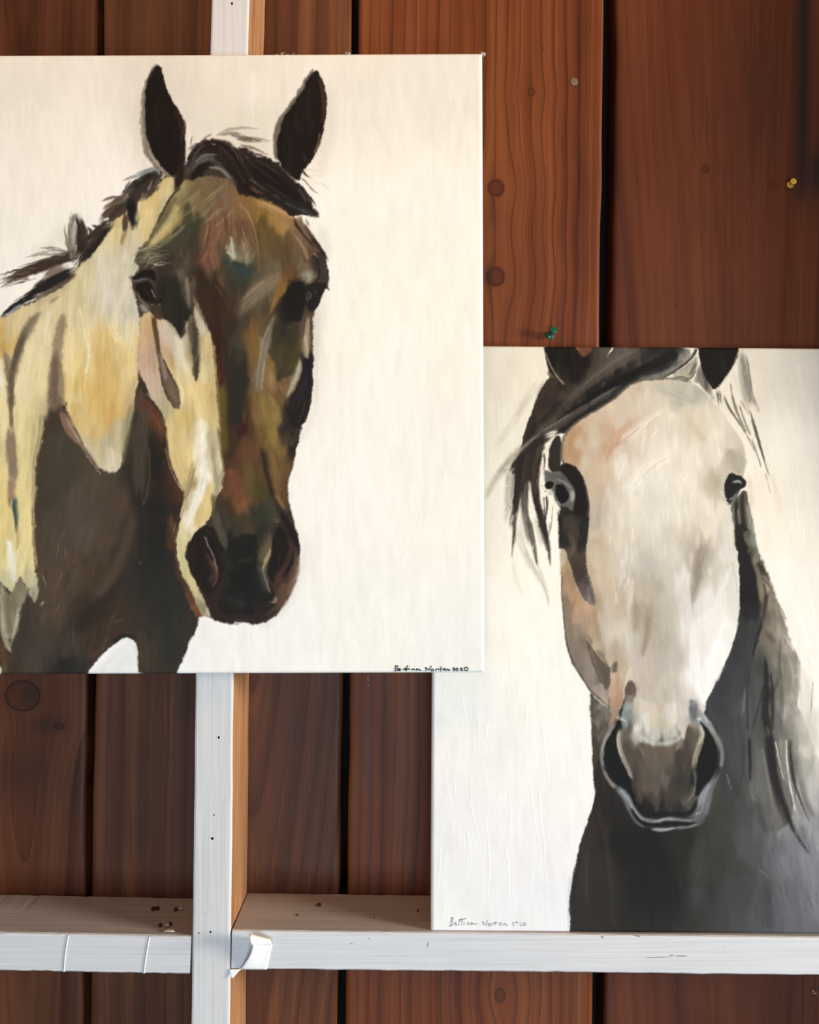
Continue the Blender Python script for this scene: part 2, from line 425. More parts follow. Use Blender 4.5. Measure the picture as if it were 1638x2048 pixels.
    F('917d63', '475,930 522,895 532,1000 495,1150 492,1300 518,1480 520,1660 372,1660 398,1450 408,1250 438,1080', soft=5, rough=3, tex=.2, op=.7, ang=97)
    S('6e5b4a', '450,1220,40 440,1400,56 425,1560,70 420,1660,80', op=.6, soft=5, dry=.25)
    F('8a7b62', '335,880 292,1000 222,1110 172,1250 132,1400 105,1500 122,1660 66,1660 60,1400 20,1210 60,1240 100,1300 132,1150 200,1020 262,920', soft=5, rough=3, tex=.2, op=.7, ang=110)
    S('5d503f', '200,1060,40 140,1200,50 100,1360,44 90,1500,40 85,1650,36', op=.6, soft=4, dry=.3)
    S('e9ddb4', '420,860,40 370,1000,50 390,1180,40', op=.7, soft=6, dry=.15)
    S('b9ab84', '560,640,60 480,720,70 380,780,60 260,830,40', op=.5, soft=7, dry=.2)
    S('cfc6a4', '1120,480,50 1000,560,70 900,700,60', op=.45, soft=10, dry=.1)
    T(0, 790)
    S('7c6748', '90,0,40 85,120,30 95,260,34', op=.85, dry=.15)
    S('8c7560', '90,250,50 85,380,84 100,520,70 110,700,76', op=.85, soft=4, dry=.12)
    S('a98f74', '50,420,20 60,560,24', op=.6, dry=.3)
    S('9a7866', '95,660,60 90,760,64 85,880,34', op=.8, soft=4)
    S('a0705c', '70,820,24 80,900,20', op=.7)
    S('46625c', '115,810,34 120,900,42 130,1010,30 130,1110,12', op=.9, soft=3, dry=.05)
    S('2f4c4b', '105,860,14 122,960,16 130,1060,8', op=.7, soft=2)
    S('c3a45e', '140,1040,22 145,1160,18 135,1240,8', op=.8, soft=3)
    S('f2f0e2', '70,1150,40 90,1280,60 105,1420,50 110,1520,16', op=.85, soft=5, dry=.1)
    S('ead89a', '170,1180,60 180,1350,60', op=.7, soft=6)
    S('dcc88c', '210,560,60 220,900,60', op=.4, soft=10)
    S('c6b283', '270,200,14 265,400,40 265,600,20', op=.7, soft=4)
    S('a59067', '330,160,26 300,420,28 265,560,24 262,760,22 262,960,24 262,1200,18', op=.75, soft=3, dry=.3)
    S('d2c394', '262,960,14 270,1160,16 280,1260,20 290,1370,22', op=.8, dry=.25)
    S('8d7a5c', '258,900,10 262,1080,10 275,1180,10', op=.8, dry=.2)
    S('bda97c', '380,60,60 350,220,30', op=.6, soft=5)
    # pink seam on the tongue of the neck
    S('9a7660', '490,110,36 520,220,60 560,310,44 640,390,30', op=.85, soft=3, dry=.15)
    S('c09c80', '530,170,18 570,270,26 660,390,26 730,490,20 800,580,10', op=.8, soft=3, dry=.15)
    S('8c5b46', '520,270,30 560,300,24', op=.55, soft=2, dry=.3)
    S('c9bda0', '620,300,60 700,420,80 800,540,60', op=.6, soft=6, ) if True else None
    S('b9b08e', '800,330,60 830,450,80 850,560,50', op=.55, soft=8)
    S('ded3b0', '870,400,40 890,520,80 890,600,50', op=.7, soft=5, dry=.2)
    S('efe6c8', '860,560,30 880,620,22', op=.6, soft=3)
    S('aba27f', '1000,170,40 985,300,40 970,480,26', op=.7, soft=4)
    S('8d8468', '1050,60,50 1030,200,50 1000,380,40 990,520,20', op=.7, soft=4, dry=.15)
    S('4f4637', '790,610,30 880,660,50 960,630,40', op=.7, soft=5, dry=.1)
    S('c7bca4', '690,480,8 780,600,12 810,640,6', op=.6, dry=.3)
    # tips at the bottom of the shoulder
    T(0, 1000)
    F('8f8368', '0,690 40,720 95,770 140,640 158,600 200,670 225,715 190,830 160,930 130,1090 60,1110 0,1020', soft=3, rough=3, tex=.16, op=.95)
    F('b9b192', '0,640 30,690 60,860 40,1000 70,1120 90,1230 40,1180 0,1050', soft=3, rough=2, tex=.12, op=.8)
    F('c3bb9c', '222,720 270,590 300,640 310,740 290,830 250,800', soft=3, rough=2, tex=.12, op=.85)
    S('d8d3bc', '150,860,20 130,980,24 110,1060,16 80,1180,8', op=.6, soft=3, dry=.25)
    S('7b6b54', '30,740,30 60,900,50 80,1050,30', op=.6, soft=4)
    F('4d4337', '228,735 262,840 320,960 330,1060 200,1260 80,1310 60,1250 130,1150 150,980 175,850', soft=3, rough=3, tex=.12, op=.95)
    S('a3937a', '0,1060,10 60,1170,22 90,1220,12', op=.7, dry=.3)
    S('6b4a34', '0,1130,40 30,1260,60 50,1340,40', op=.8, soft=4, dry=.1)
    S('6a593c', '30,1310,50 40,1390,40', op=.7, soft=3)
    F('ece8d8', '0,1310 14,1380 10,1400 0,1400', soft=1.2, rough=1)
    S('cfc69c', '330,840,30 350,810,14', op=.6, dry=.3)
    S('b8a983', '340,600,16 370,690,6', op=.5, dry=.3)
    # ---------------- cheek, jaw and the pale side of the muzzle
    T(250, 500)
    F('', '130,515 112,700 100,900 108,985 138,1030 172,1120 222,1220 285,1290 322,1380 332,1500 342,1640 352,1720 392,1860 450,1960 482,2000 440,2060 432,2220 406,2370 420,2490 452,2600 512,2740 560,2840 602,2912 690,2945 672,2890 640,2800 570,2650 522,2560 496,2480 491,2400 520,2320 580,2240 640,2190 692,2130 712,2060 722,1970 772,1920 792,1850 800,1750 775,1560 756,1320 742,1100 722,800 706,722 690,680 642,560 604,470 565,360 545,520 500,560 480,560 470,680 440,700 400,620 330,540 262,560 212,500', sm=1, rough=2.6, soft=2.4, tex=.09, gp=2.4,
      grad='170,600,d6b176 130,560,dcc48a 150,720,d3ab80 180,850,cda78c 170,1000,d0b096 230,1110,cbb498 290,1220,bcb08c 340,1310,b6ac82 300,640,c9b7a0 340,720,cbb39c 360,800,c8a47e 380,900,cfb07a 430,700,bfb9a2 420,800,c9c6b4 450,900,d9cfaa 470,1000,e2cf98 490,1150,e4cb88 530,1060,dcc690 570,560,b7a888 600,600,c8c0ac 640,640,bfae8c 650,720,dcc283 640,800,e2cc92 640,950,e6d198 620,1100,e3c67e 560,1250,e2ca86 450,1350,dabd70 420,1500,dec27c 480,1600,e3c983 620,1450,f0e6c4 600,1560,efe6cc 680,1350,dcc684 700,1500,cabd90 730,1200,d6bd7c 760,1640,b7a880 520,580,93886a 510,700,a89f82 510,800,b7a67a 380,1750,dcc078 450,1800,cdb57a 520,1760,dcbf74 470,1930,b7a26c 540,1900,b39c66 620,1800,f0ead2 600,1950,f1ede0 560,2050,efe9d8 520,2150,ece3c4 630,2000,e0c684 660,1900,d8c690 600,2120,dcbf78 700,1700,d6caa6 740,1850,b5a784 700,2000,d6b970 450,2300,d9cb94 440,2500,d5c88f 480,2620,cfc084 560,2780,c9bb88 600,2850,a19470 640,2920,c9bc9c')
    S('f4eedc', '620,1440,40 610,1600,50 640,1750,60 610,1920,80 540,2100,60 480,2230,30', op=.75, soft=5, dry=.1)
    S('e2c47a', '690,1860,50 660,2000,70 600,2130,60 540,2230,30', op=.6, soft=5)
    S('d6bb7c', '400,1560,80 420,1700,90 470,1850,60', op=.5, soft=8)
    S('a8946a', '540,1700,18 520,1820,30 490,1950,26 470,2010,16', op=.8, soft=4, dry=.15)
    S('8f7d58', '560,1740,14 520,1880,16 490,1980,14', op=.55, dry=.3)
    S('8d7a56', '330,1480,12 350,1640,12 400,1800,14 470,1950,14', op=.75, dry=.25)
    S('cdbf94', '720,1500,40 740,1650,50 760,1800,40', op=.7, soft=4, dry=.15)
    S('a39878', '700,1560,26 710,1700,30 740,1900,40 720,2010,24', op=.7, soft=3, dry=.2)
    S('f0e8d0', '740,1600,10 770,1760,12', op=.6, dry=.2)
    S('c9a25e', '200,560,16 215,620,22 220,700,14', op=.75, soft=3)
    S('e6dcbc', '128,520,8 118,620,10 108,760,6', op=.7, dry=.2)
    S('d8c9b4', '290,580,60 340,700,80 380,800,60', op=.5, soft=8)
    S('e9dfba', '400,640,50 440,760,70 470,900,70 510,1010,40', op=.6, soft=6)
    S('c8984a', '370,830,20 380,900,26 400,980,16', op=.6, soft=4)
    S('efe0ae', '430,980,20 430,1060,14 470,1160,14 450,1250,10', op=.8, dry=.2)
    # dark wedge behind the jaw, edges reddish
    T(0, 790)
    F('', '1118,-70 1145,-10 1180,60 1250,110 1300,170 1322,260 1322,420 1370,570 1400,640 1460,760 1478,830 1440,960 1400,1080 1390,1180 1405,1300 1450,1440 1530,1570 1590,1720 1610,1780 1560,1780 1480,1600 1440,1480 1300,1200 1180,900 1150,900 1120,890 1180,700 1190,400 1150,200 1090,120 1075,40', sm=1, soft=2.5, rough=2, tex=.12,
      grad='1110,20,5a4438 1180,60,6a4434 1140,150,5a4c40 1260,180,6b4028 1290,260,6e4426 1240,300,443830 1200,400,302a24 1300,420,3c2c22 1260,560,2e2822 1350,650,52362a 1340,800,4a3022 1420,800,5c3826 1280,900,2a2a26 1390,950,3a2c24 1300,1100,262a26 1380,1060,6c4630 1370,1180,6a3e26 1340,1220,40302a 1300,1300,2c2a26 1430,1450,5e3c2a 1500,1620,6b4128 1560,1740,7a4c2c 1400,1500,33302a')
    S('2c2925', '1215,260,40 1230,500,80 1280,700,110 1280,900,140 1250,1150,170 1300,1450,160', op=.6, soft=12, dry=.05)
    S('574a3d', '1140,130,90 1130,400,110 1110,640,110 1120,820,60', op=.75, soft=5, dry=.1)
    S('6b5b4a', '1190,420,10 1200,640,14 1175,800,14 1140,880,16', op=.6, soft=2, dry=.2)
    S('9b8f7c', '1290,110,10 1310,230,12', op=.6, dry=.3)
    S('c9c2ae', '1380,640,8 1440,740,7 1465,770,5', op=.8, dry=.15)
    S('b39c78', '1320,420,6 1350,560,8 1380,640,8', op=.7, dry=.3)
    S('8a6b4a', '1470,900,10 1440,1000,10 1400,1120,12', op=.6, dry=.3)
    S('c7a98c', '1400,1020,8 1385,1120,6 1395,1170,4', op=.5, dry=.4)
    S('9a5a34', '1395,1150,12 1395,1260,10 1430,1400,10', op=.6, dry=.3)
    S('8a4f30', '1215,150,26 1270,240,30 1290,290,16', op=.5, soft=3, dry=.4)
    S('6d3f28', '1180,60,20 1230,110,24 1280,190,20', op=.6, dry=.3)
    # ---------------- the dark face
    T(250, 500)
    F('', '270,-240 300,-330 440,-540 640,-600 850,-560 1000,-480 1200,-350 1350,-270 1440,-180 1520,-60 1600,60 1620,200 1625,270 1580,350 1545,440 1500,500 1496,620 1500,750 1500,900 1495,1100 1480,1250 1450,1340 1402,1410 1392,1500 1360,1640 1310,1800 1292,1920 1310,2020 1340,2160 1380,2280 1400,2380 1390,2490 1360,2620 1310,2750 1240,2890 1150,2960 1060,2985 960,2978 880,2985 780,2980 690,2940 650,2800 570,2650 522,2560 496,2480 491,2400 520,2320 580,2240 640,2190 700,2130 722,2000 780,1900 800,1750 775,1560 756,1320 742,1100 722,800 706,722 642,560 604,470 560,380 545,520 530,560 480,560 470,680 440,700 400,620 330,540 270,480 300,430 240,300 180,170 60,100 100,0 170,-60', sm=1, rough=2.4, soft=2.6, tex=.14, gp=2.6,
      grad='430,-470,9a8a5e 560,-480,8f7a52 650,-560,80684a 520,-380,8c7c54 420,-300,7c7248 330,-180,7a7450 260,-120,6c6648 480,-260,4c4c34 540,-200,454330 420,-160,4c4838 330,-60,585244 450,-60,4c4034 380,20,3f362d 520,-60,4a3d2e 560,40,4e3a2a 620,-300,76684a 700,-400,7e6848 640,-160,74543a 700,-220,865c40 760,-300,85604a 780,-420,80664a 820,-200,7d5a3e 880,-120,785a3e 900,-300,86653f 960,-200,6a5236 1000,-320,8e6a38 1100,-300,9c742f 1180,-260,a0783e 1240,-220,a88350 1080,-180,705828 1180,-120,6a542c 1050,-60,6a5230 1200,0,655031 1300,-60,6e5634 1400,-100,826448 1380,40,765e44 1450,120,7e6c50 1500,60,604838 1560,120,4a3a34 640,60,7a5240 720,80,6f5a42 760,200,5c4a34 820,80,4a4e40 900,180,35453f 980,160,3c4a40 900,60,9c977c 960,60,8a7a5c 1040,60,6d5a44 860,280,4a4434 700,250,40301f 620,200,3e2e20 600,320,3f3024 690,380,432b20 560,180,4c4234 480,60,5a4e42 440,160,564e42 490,300,716752 390,260,3a342c 380,400,2f2c24 430,560,2b2a22 330,320,362b24 300,200,443830 1180,200,786a52 1100,300,6c604c 1000,420,645846 930,520,544838 860,420,4c3a2a 780,480,46301f 720,560,402a1c 740,700,44271b 850,600,463628 900,700,50483a 870,860,3c382c 900,1000,353026 860,1150,352f26 900,1300,3a3024 930,1420,46281f 820,1300,50401f 770,1200,6b5626 760,1000,4a2c1c 780,1450,4a3f1e 1020,640,7c5c2c 1040,760,86662e 1030,900,7e6038 1100,680,6c5a3c 1120,760,8c8068 1090,900,887a5e 1060,1000,8a7452 1180,560,5c4a36 1220,620,4c3e30 1280,520,332c27 1300,400,231f1e 1360,330,1c1a1a 1250,450,3a3026 1220,330,94702f 1290,260,9a6c34 1280,700,413826 1350,780,56461f 1300,900,4f421f 1270,1000,4c3f22 1180,900,8c6c38 1170,1000,8f7044 1200,1100,7c5c36 1270,1080,7a5c38 1340,1080,98866a 1380,950,a59a80 1400,700,5a4a3c 1440,750,a09478 1470,560,5a4a3a 1450,900,352b28 1420,1100,2b2322 1360,1250,241e1f 1400,1320,2b2220 1250,1180,6b5230 1100,1200,8a7038 1060,1300,8a6a3c 1180,1350,94783e 1200,1500,927634 1100,1500,77582e 1030,1500,6a4c2c 980,1600,6c462c 930,1600,5e3826 860,1550,46331f 1250,1600,7c6030 1310,1500,4c4030 1350,1560,2c2622 1300,1420,36302a 840,1700,4f3a28 860,1800,6c4329 880,1900,744a2d 960,1900,72532d 1050,1800,6a5228 950,2050,86562f 1050,1950,5c4c24 1100,1900,50441f 1150,1700,584426 1250,1750,7b5c2f 1220,1850,6a4f2c 830,2050,4c3826 1020,2120,3f3d2a 1120,2100,3d3c2c 1200,2080,4a4132 1250,2000,6c4f2e 900,2180,443a2c 960,2220,503e2c 1080,2260,36352a 780,2200,4b4438 720,2150,45402f 740,2300,332c24 640,2300,3a2e22 560,2350,33261d 560,2500,2b1d18 600,2600,2c1f1a 700,2450,2f2420 690,2600,46312a 720,2750,3a2922 850,2300,2c2c26 880,2400,2b2c28 950,2350,26272a 1000,2500,222122 950,2650,1d1d1e 850,2800,262625 1000,2800,201e1e 1150,2800,2b2321 900,2930,3a2a26 1100,2920,3c2c26 1200,2820,5a4336 1280,2700,63493a 1330,2550,5c4434 1350,2400,493529 1250,2350,2a211e 1250,2500,3a241d 1150,2450,7a6a4c 1100,2400,54462f 1120,2600,4b493b 1200,2650,3b2620 1300,2250,3a2a22 1340,2200,4a3628')
    S('33281d', '900,-100,260 880,300,380 870,800,300 900,1300,260', op=.22, soft=60, dry=0, px=0)
    S('2e241b', '1300,0,240 1380,500,220 1400,1000,160', op=.2, soft=50, dry=0, px=0)
    # ---- forehead
    T(260, 110)
    S('6a603f', '430,1180,30 520,1060,70 640,1020,80', op=.5, soft=6, dry=.3)
    for i in range(26):
        x = r.uniform(420, 760); y = r.uniform(1000, 1250)
        S(['a39468', '7d6a48', '8f7f56', '6b6040', 'a08a66'][i % 5], '%d,%d,%d %d,%d,%d %d,%d,%d' % (x + 60, y, 6, x, y + 60, r.uniform(10, 22), x - 60 - r.uniform(0, 60), y + 130, 5), op=.5, dry=.4)
    S('4a4b34', '560,1290,60 470,1380,110 380,1480,110 300,1600,80', op=.7, soft=6, dry=.15)
    S('3f4230', '560,1270,30 520,1420,70 500,1600,90', op=.6, soft=6)
    S('b9a460', '400,1270,30 340,1380,50 250,1470,40 150,1530,20', op=.75, soft=5, dry=.15)
    S('dcc582', '390,1180,40 330,1320,60 230,1450,60 140,1530,30', op=.7, soft=5, dry=.15)
    S('8e8a66', '440,1360,20 360,1440,30 240,1520,40 120,1590,20', op=.55, dry=.35)
    S('a3a084', '160,1560,30 100,1630,30', op=.5, soft=5)
    # reddish blaze of short hairs
    for i in range(64):
        f = r.rand(); x = 760 + (f - .5) * 330; y = 1180 + abs(f - .5) * 260 + r.uniform(0, 240)
        S(['8a6046', '9c7456', '6e4832', '8f6448', '5f4430', 'a58464'][i % 6], '%d,%d,%d %d,%d,%d' % (x, y, r.uniform(6, 18), x + (f - .5) * 90, y + r.uniform(90, 220), 3), op=.6, dry=.35)
    S('93664a', '740,1300,30 690,1430,60 660,1530,50 650,1638,30', op=.5, soft=3, dry=.25)
    S('8b6146', '900,1240,30 960,1350,44 1000,1500,40 1030,1638,20', op=.65, soft=3, dry=.3)
    S('c2a184', '870,1190,8 960,1270,10 1010,1440,8 1030,1600,6', op=.6, dry=.35)
    S('6e5a40', '800,1330,30 840,1500,60 880,1600,50', op=.4, soft=5)
    F('a39e86', '800,1430 822,1470 836,1530 830,1600 850,1638 810,1638 790,1600 765,1580 780,1520', soft=3, rough=3, tex=.15, op=.9)
    S('d2cfbe', '815,1480,10 822,1560,12 830,1638,12', op=.7, dry=.2)
    S('55604e', '750,1600,40 790,1630,50', op=.7, soft=4)
    S('5f5a44', '860,1560,30 900,1640,50', op=.6, soft=4)
    # ochre brow on the right
    S('a37a34', '1150,1290,60 1200,1390,90 1170,1440,50', op=.6, soft=8, dry=.15)
    S('b98f56', '1000,1170,50 1150,1230,40 1290,1300,30', op=.75, soft=4, dry=.2)
    S('c6a070', '1060,1180,16 1200,1240,22 1310,1310,18', op=.6, dry=.3)
    S('7a6230', '1040,1330,60 1080,1500,80 1100,1638,80', op=.45, soft=8)
    S('a68a68', '1320,1440,20 1390,1540,26 1420,1638,30', op=.7, soft=3, dry=.2)
    S('c9a888', '1470,1580,14 1500,1620,12', op=.6, dry=.2)
    S('3a2a22', '1310,1320,18 1350,1380,30 1390,1440,20 1470,1530,20', op=.9, soft=2)
    S('5a4434', '1380,1350,40 1440,1440,40 1520,1540,30 1570,1630,26', op=.9, soft=2, dry=.1)
    S('2e2420', '1420,1420,16 1510,1530,20 1575,1640,30', op=.85, soft=2)
    # ---- face, middle
    T(250, 500)
    S('94664a', '660,20,30 640,60,40 600,110,26', op=.5, soft=3, dry=.25)
    S('8a624a', '700,0,70 720,90,60 740,170,40', op=.7, soft=4, dry=.2)
    F('3f4a3e', '800,40 850,90 920,120 1000,110 1030,160 1000,230 940,270 860,230 790,160 770,90', soft=6, rough=4, tex=.15, op=.65)
    S('34484a', '900,140,40 960,170,60 1000,170,40', op=.8, soft=4)
    F('a9a68e', '790,10 830,20 860,60 890,100 950,110 1020,90 1060,40 1040,0 980,30 900,20 850,-20 800,-30', soft=5, rough=3, tex=.18, op=.28, dry=.3)
    S('c2bea8', '800,15,12 840,30,20 880,90,14', op=.7, dry=.2)
    S('705a44', '1050,0,30 1080,90,30 1070,180,20', op=.6, soft=3, dry=.2)
    S('8a7a60', '1250,200,40 1180,240,110 1080,320,130 980,420,110 920,520,40', op=.7, soft=8, dry=.15)
    S('9a8c74', '1120,240,20 1000,330,30 940,400,14', op=.5, dry=.35)
    S('8c6630', '1330,250,30 1260,310,60 1200,400,60 1170,480,30', op=.6, soft=5, dry=.1)
    S('a07a40', '1200,380,14 1180,460,14 1150,520,10', op=.7, soft=2)
    S('6a5638', '1160,500,40 1080,590,60 1030,660,50', op=.7, soft=5)
    S('84622c', '1030,600,60 1030,760,80 1010,930,60', op=.7, soft=6, dry=.1)
    S('857a64', '1190,520,30 1150,640,54 1110,800,64 1080,950,60 1060,1110,40', op=.7, soft=3, dry=.15)
    S('a3967c', '1160,600,8 1090,740,12 1070,900,10 1050,1090,8', op=.7, dry=.2)
    S('bda88a', '1120,880,12 1100,1000,14 1090,1120,12', op=.6, dry=.35)
    S('8f6c34', '1180,860,60 1170,950,50', op=.8, soft=4)
    S('a88658', '1160,960,40 1180,1080,60 1200,1160,40', op=.6, soft=5)
    F('453e28', '1230,560 1330,540 1400,600 1420,720 1400,860 1360,960 1290,1020 1210,1030 1200,900 1150,860 1160,740 1190,640', soft=5, rough=3, tex=.15, op=.8)
    S('5e4c20', '1390,740,50 1350,860,70 1290,980,50', op=.7, soft=6)
    S('3b3429', '1240,600,80 1280,750,80', op=.6, soft=8)
    F('1d1b1b', '1290,300 1360,260 1420,290 1440,400 1430,500 1400,580 1350,560 1250,600 1260,480 1240,430', soft=5, rough=3, tex=.2, op=.85)
    S('33292a', '1270,460,60 1260,620,60 1280,700,30', op=.6, soft=5)
    S('665243', '1430,520,20 1410,640,50 1400,760,30', op=.7, soft=4, dry=.15)
    S('a89a7c', '1470,530,30 1450,680,36 1440,800,26 1460,870,12', op=.85, soft=2, dry=.12)
    S('cfc4a4', '1440,680,10 1455,780,12 1465,860,6', op=.8, dry=.1)
    S('55472f', '1485,560,16 1490,700,16 1480,820,14', op=.7)
    F('2a2223', '1496,780 1502,950 1495,1120 1480,1250 1450,1345 1400,1415 1350,1420 1310,1370 1300,1280 1320,1180 1370,1100 1410,1010 1420,900 1440,840 1470,880', soft=2, rough=2, tex=.2)
    S('3c2f34', '1440,1000,40 1400,1150,70 1340,1280,50', op=.5, soft=6, dry=.2)
    S('4a3331', '1450,1180,20 1420,1300,22 1370,1400,12', op=.6, dry=.3)
    S('a59a80', '1400,870,24 1395,950,44 1370,1020,40 1330,1100,36 1295,1170,20', op=.95, soft=2, dry=.08)
    S('c4b99c', '1400,900,10 1380,990,14 1345,1070,10', op=.7, dry=.15)
    S('8a6240', '1230,1060,40 1270,1120,60 1300,1080,40', op=.7, soft=4, dry=.15)
    S('7f6034', '1240,1130,50 1260,1240,50', op=.6, soft=5)
    S('907436', '1110,1100,50 1120,1300,90 1180,1480,90 1230,1600,60', op=.6, soft=8, dry=.15)
    S('a58845', '1140,1140,30 1210,1250,50 1240,1400,50', op=.55, soft=5, dry=.2)
    S('5c3c2a', '1000,1120,20 1010,1250,40 990,1400,40', op=.55, soft=5)
    S('4b2019', '985,1170,16 985,1300,24 960,1440,34 900,1490,40', op=.7, soft=4, dry=.1)
    S('6e4a2e', '960,1480,60 930,1640,70', op=.6, soft=6, dry=.2)
    S('332f27', '880,850,110 890,1050,130 880,1250,120 850,1440,90', op=.75, soft=10, dry=.05)
    S('3a3d33', '920,780,80 890,860,90', op=.6, soft=8)
    S('4a2216', '720,640,20 750,820,40 755,1000,34 770,1080,20', op=.85, soft=4, dry=.1)
    S('7a3c1c', '745,880,10 752,990,12 760,1060,8', op=.7, dry=.2)
    S('6e5a22', '770,1080,34 780,1230,50 790,1400,50 800,1638,50', op=.75, soft=5, dry=.1)
    S('caa85e', '725,900,8 735,1060,8 745,1260,8 765,1400,6', op=.7, dry=.25)
    S('46301f', '660,420,50 700,540,60 720,640,40', op=.7, soft=6)
    S('3b2a1e', '560,100,90 600,240,110 660,360,100', op=.6, soft=10, dry=.05)
    S('6a4434', '720,280,20 790,380,14 800,440,8', op=.5, dry=.4)
    S('7a5a3c', '740,200,40 790,290,30', op=.5, soft=4, dry=.2)
    # pale hairs beside the dark patch
    S('6c6250', '400,60,30 440,180,60 470,300,60 500,430,40', op=.8, soft=4, dry=.15)
    S('8c8470', '490,210,20 500,300,34 500,400,30 520,480,16', op=.8, soft=3, dry=.12)
    S('5f5646', '520,330,40 560,420,40', op=.6, soft=4)
    F('302d25', '270,250 330,200 420,220 470,330 510,450 545,540 520,580 480,560 472,680 440,702 400,620 330,530 290,430 240,330', soft=9, rough=3, tex=.2, op=.85)
    S('3f352c', '300,160,80 380,120,110 470,80,90', op=.6, soft=8)
    F('6a5e46', '540,500 580,620 598,680 600,820 596,960 570,1060 545,1010 535,860 520,720 490,640 510,540', soft=3, rough=2, tex=.2)
    S('4a4232', '550,560,30 560,700,44 565,850,50 570,980,30 570,1060,8', op=.85, soft=3, dry=.15)
    S('8d836a', '590,680,14 580,800,12 560,900,12', op=.6, dry=.3)
    S('c7bda6', '560,470,30 600,560,46 640,640,34 610,680,20', op=.85, soft=3, dry=.1)
    S('9a8d70', '550,380,26 580,460,24 630,560,16', op=.7, soft=3, dry=.2)
    S('cbb690', '640,620,24 690,690,14', op=.7, dry=.15)
    # stripe and loop of the bridle bone under the eye
    S('5a4026', '225,520,40 240,620,44 260,740,36 280,900,30', op=.9, soft=3, dry=.08)
    S('6a4a2c', '260,470,70 280,540,40', op=.7, soft=4)
    F('75604c', '272,800 300,850 340,950 380,1040 420,1110 442,1200 445,1250 410,1275 350,1220 310,1120 285,1000 262,880', soft=2, rough=2, tex=.16)
    S('9a8f80', '280,820,14 310,940,26 330,1040,30', op=.7, soft=3, dry=.2)
    S('4a3424', '300,860,8 360,990,14 410,1080,12 440,1180,8', op=.9, soft=1.5)
    S('4a3828', '270,860,10 290,1020,12 330,1160,12 405,1272,8', op=.8, soft=1.5)
    S('8d6a50', '360,1080,26 410,1200,30', op=.6, soft=3, dry=.2)
    S('f0e2b4', '432,1130,6 455,1210,7 448,1260,6', op=.8, dry=.1)
    # left eye
    S('57503e', '100,60,50 180,20,50 300,-20,60', op=.5, soft=6, dry=.35)
    for i in range(22):
        x = r.uniform(90, 300); y = r.uniform(-40, 100)
        S(['b8b496', '8c8668', '6a654c', 'a39d7e'][i % 4], '%d,%d,%d %d,%d,%d %d,%d,%d' % (x - 50, y + 60, 4, x, y, r.uniform(8, 18), x + 110, y + 10, 4), op=.55, dry=.4)
    S('d0cdb6', '220,110,10 280,125,12 330,110,6', op=.7, dry=.25)
    F('241c1c', '52,220 80,205 110,180 160,155 210,158 245,195 248,240 230,250 200,215 160,210 120,232 80,250', soft=1.5, rough=1.5, tex=.2)
    S('7d7a74', '60,250,12 120,238,10 180,228,8', op=.8, soft=1.5)
    F('231a19', '75,290 110,262 160,245 205,255 230,310 245,360 240,410 205,420 160,400 115,360 85,330', soft=2, rough=1.5, tex=.2)
    S('3c2c2a', '140,290,20 170,330,30 200,380,16', op=.7, soft=3)
    S('8e8c8a', '205,310,9 228,345,12 240,385,8', op=.9, soft=1.4)
    S('5e5552', '200,225,10 235,280,9 245,330,8', op=.7, soft=1.5)
    S('2b1f1c', '230,420,30 280,400,36 300,430,20', op=.9, soft=2)
    S('c9c4b4', '205,435,7 230,440,6', op=.8); S('a39a8c', '260,435,6 290,428,5', op=.7)
    S('4a3628', '220,450,30 270,480,50 310,520,40', op=.7, soft=4, dry=.15)
    S('8f8c7c', '100,330,8 120,400,12 180,440,12 205,470,8', op=.75, soft=2, dry=.15)
    S('b7b29c', '120,430,40 160,480,50 190,500,30', op=.7, soft=5, dry=.1)
    S('463c38', '30,215,16 60,225,20', op=.6, soft=3, dry=.2); S('5c5248', '45,300,20 80,300,16', op=.5, soft=3, dry=.2)
    # right eye in profile
    F('2a2424', '1440,300 1520,255 1590,260 1625,255 1600,300 1570,360 1545,440 1510,490 1465,490 1440,430 1430,360', soft=2, rough=1.5, tex=.2)
    F('423a38', '1530,20 1590,30 1615,120 1618,240 1560,270 1540,200 1500,130 1480,60', soft=2, rough=2, tex=.2)
    S('8f8a72', '1400,210,50 1460,210,90 1520,190,60', op=.8, soft=5, dry=.12)
    S('a8a28a', '1440,170,30 1490,230,30 1440,270,20', op=.6, soft=3, dry=.2)
    S('2b2120', '1440,300,14 1520,270,16 1560,200,14 1540,80,16 1500,20,14', op=.85, soft=2)
    S('5f6660', '1470,330,18 1490,370,20 1450,410,12', op=.7, soft=2)
    S('8f9690', '1455,340,7 1448,400,6', op=.7)
    S('3b4640', '1520,310,30 1530,360,40', op=.6, soft=3)
    S('241c1c', '1590,270,16 1620,310,14 1638,318,8', op=.9); S('241c1c', '1600,262,10 1638,258,5', op=.8)
    S('c2a690', '1500,25,10 1540,60,12', op=.6, dry=.2)
    S('33292b', '1620,150,10 1625,240,8', op=.8)
    # ---- muzzle
    T(250, 880)
    S('7c4c30', '860,190,60 880,300,100 920,450,100 960,590,60', op=.7, soft=6, dry=.12)
    S('8d5e3b', '940,480,40 960,560,60 970,600,30', op=.5, soft=4)
    S('8f4f34', '840,230,30 850,300,40', op=.5, soft=4)
    S('6e5830', '1000,160,30 990,300,80 1010,450,70', op=.6, soft=6)
    S('55481e', '1060,300,60 1080,420,70 1060,500,50', op=.6, soft=6)
    S('3b2c20', '1090,60,30 1120,220,34 1160,380,40 1210,510,50 1270,600,60', op=.9, soft=4, dry=.05)
    S('241c1a', '1240,570,30 1310,680,56 1360,790,50 1395,880,24', op=.9, soft=2.5, dry=.05)
    S('8c6a38', '1160,60,50 1190,200,60 1210,330,60 1230,430,40', op=.6, soft=6, dry=.15)
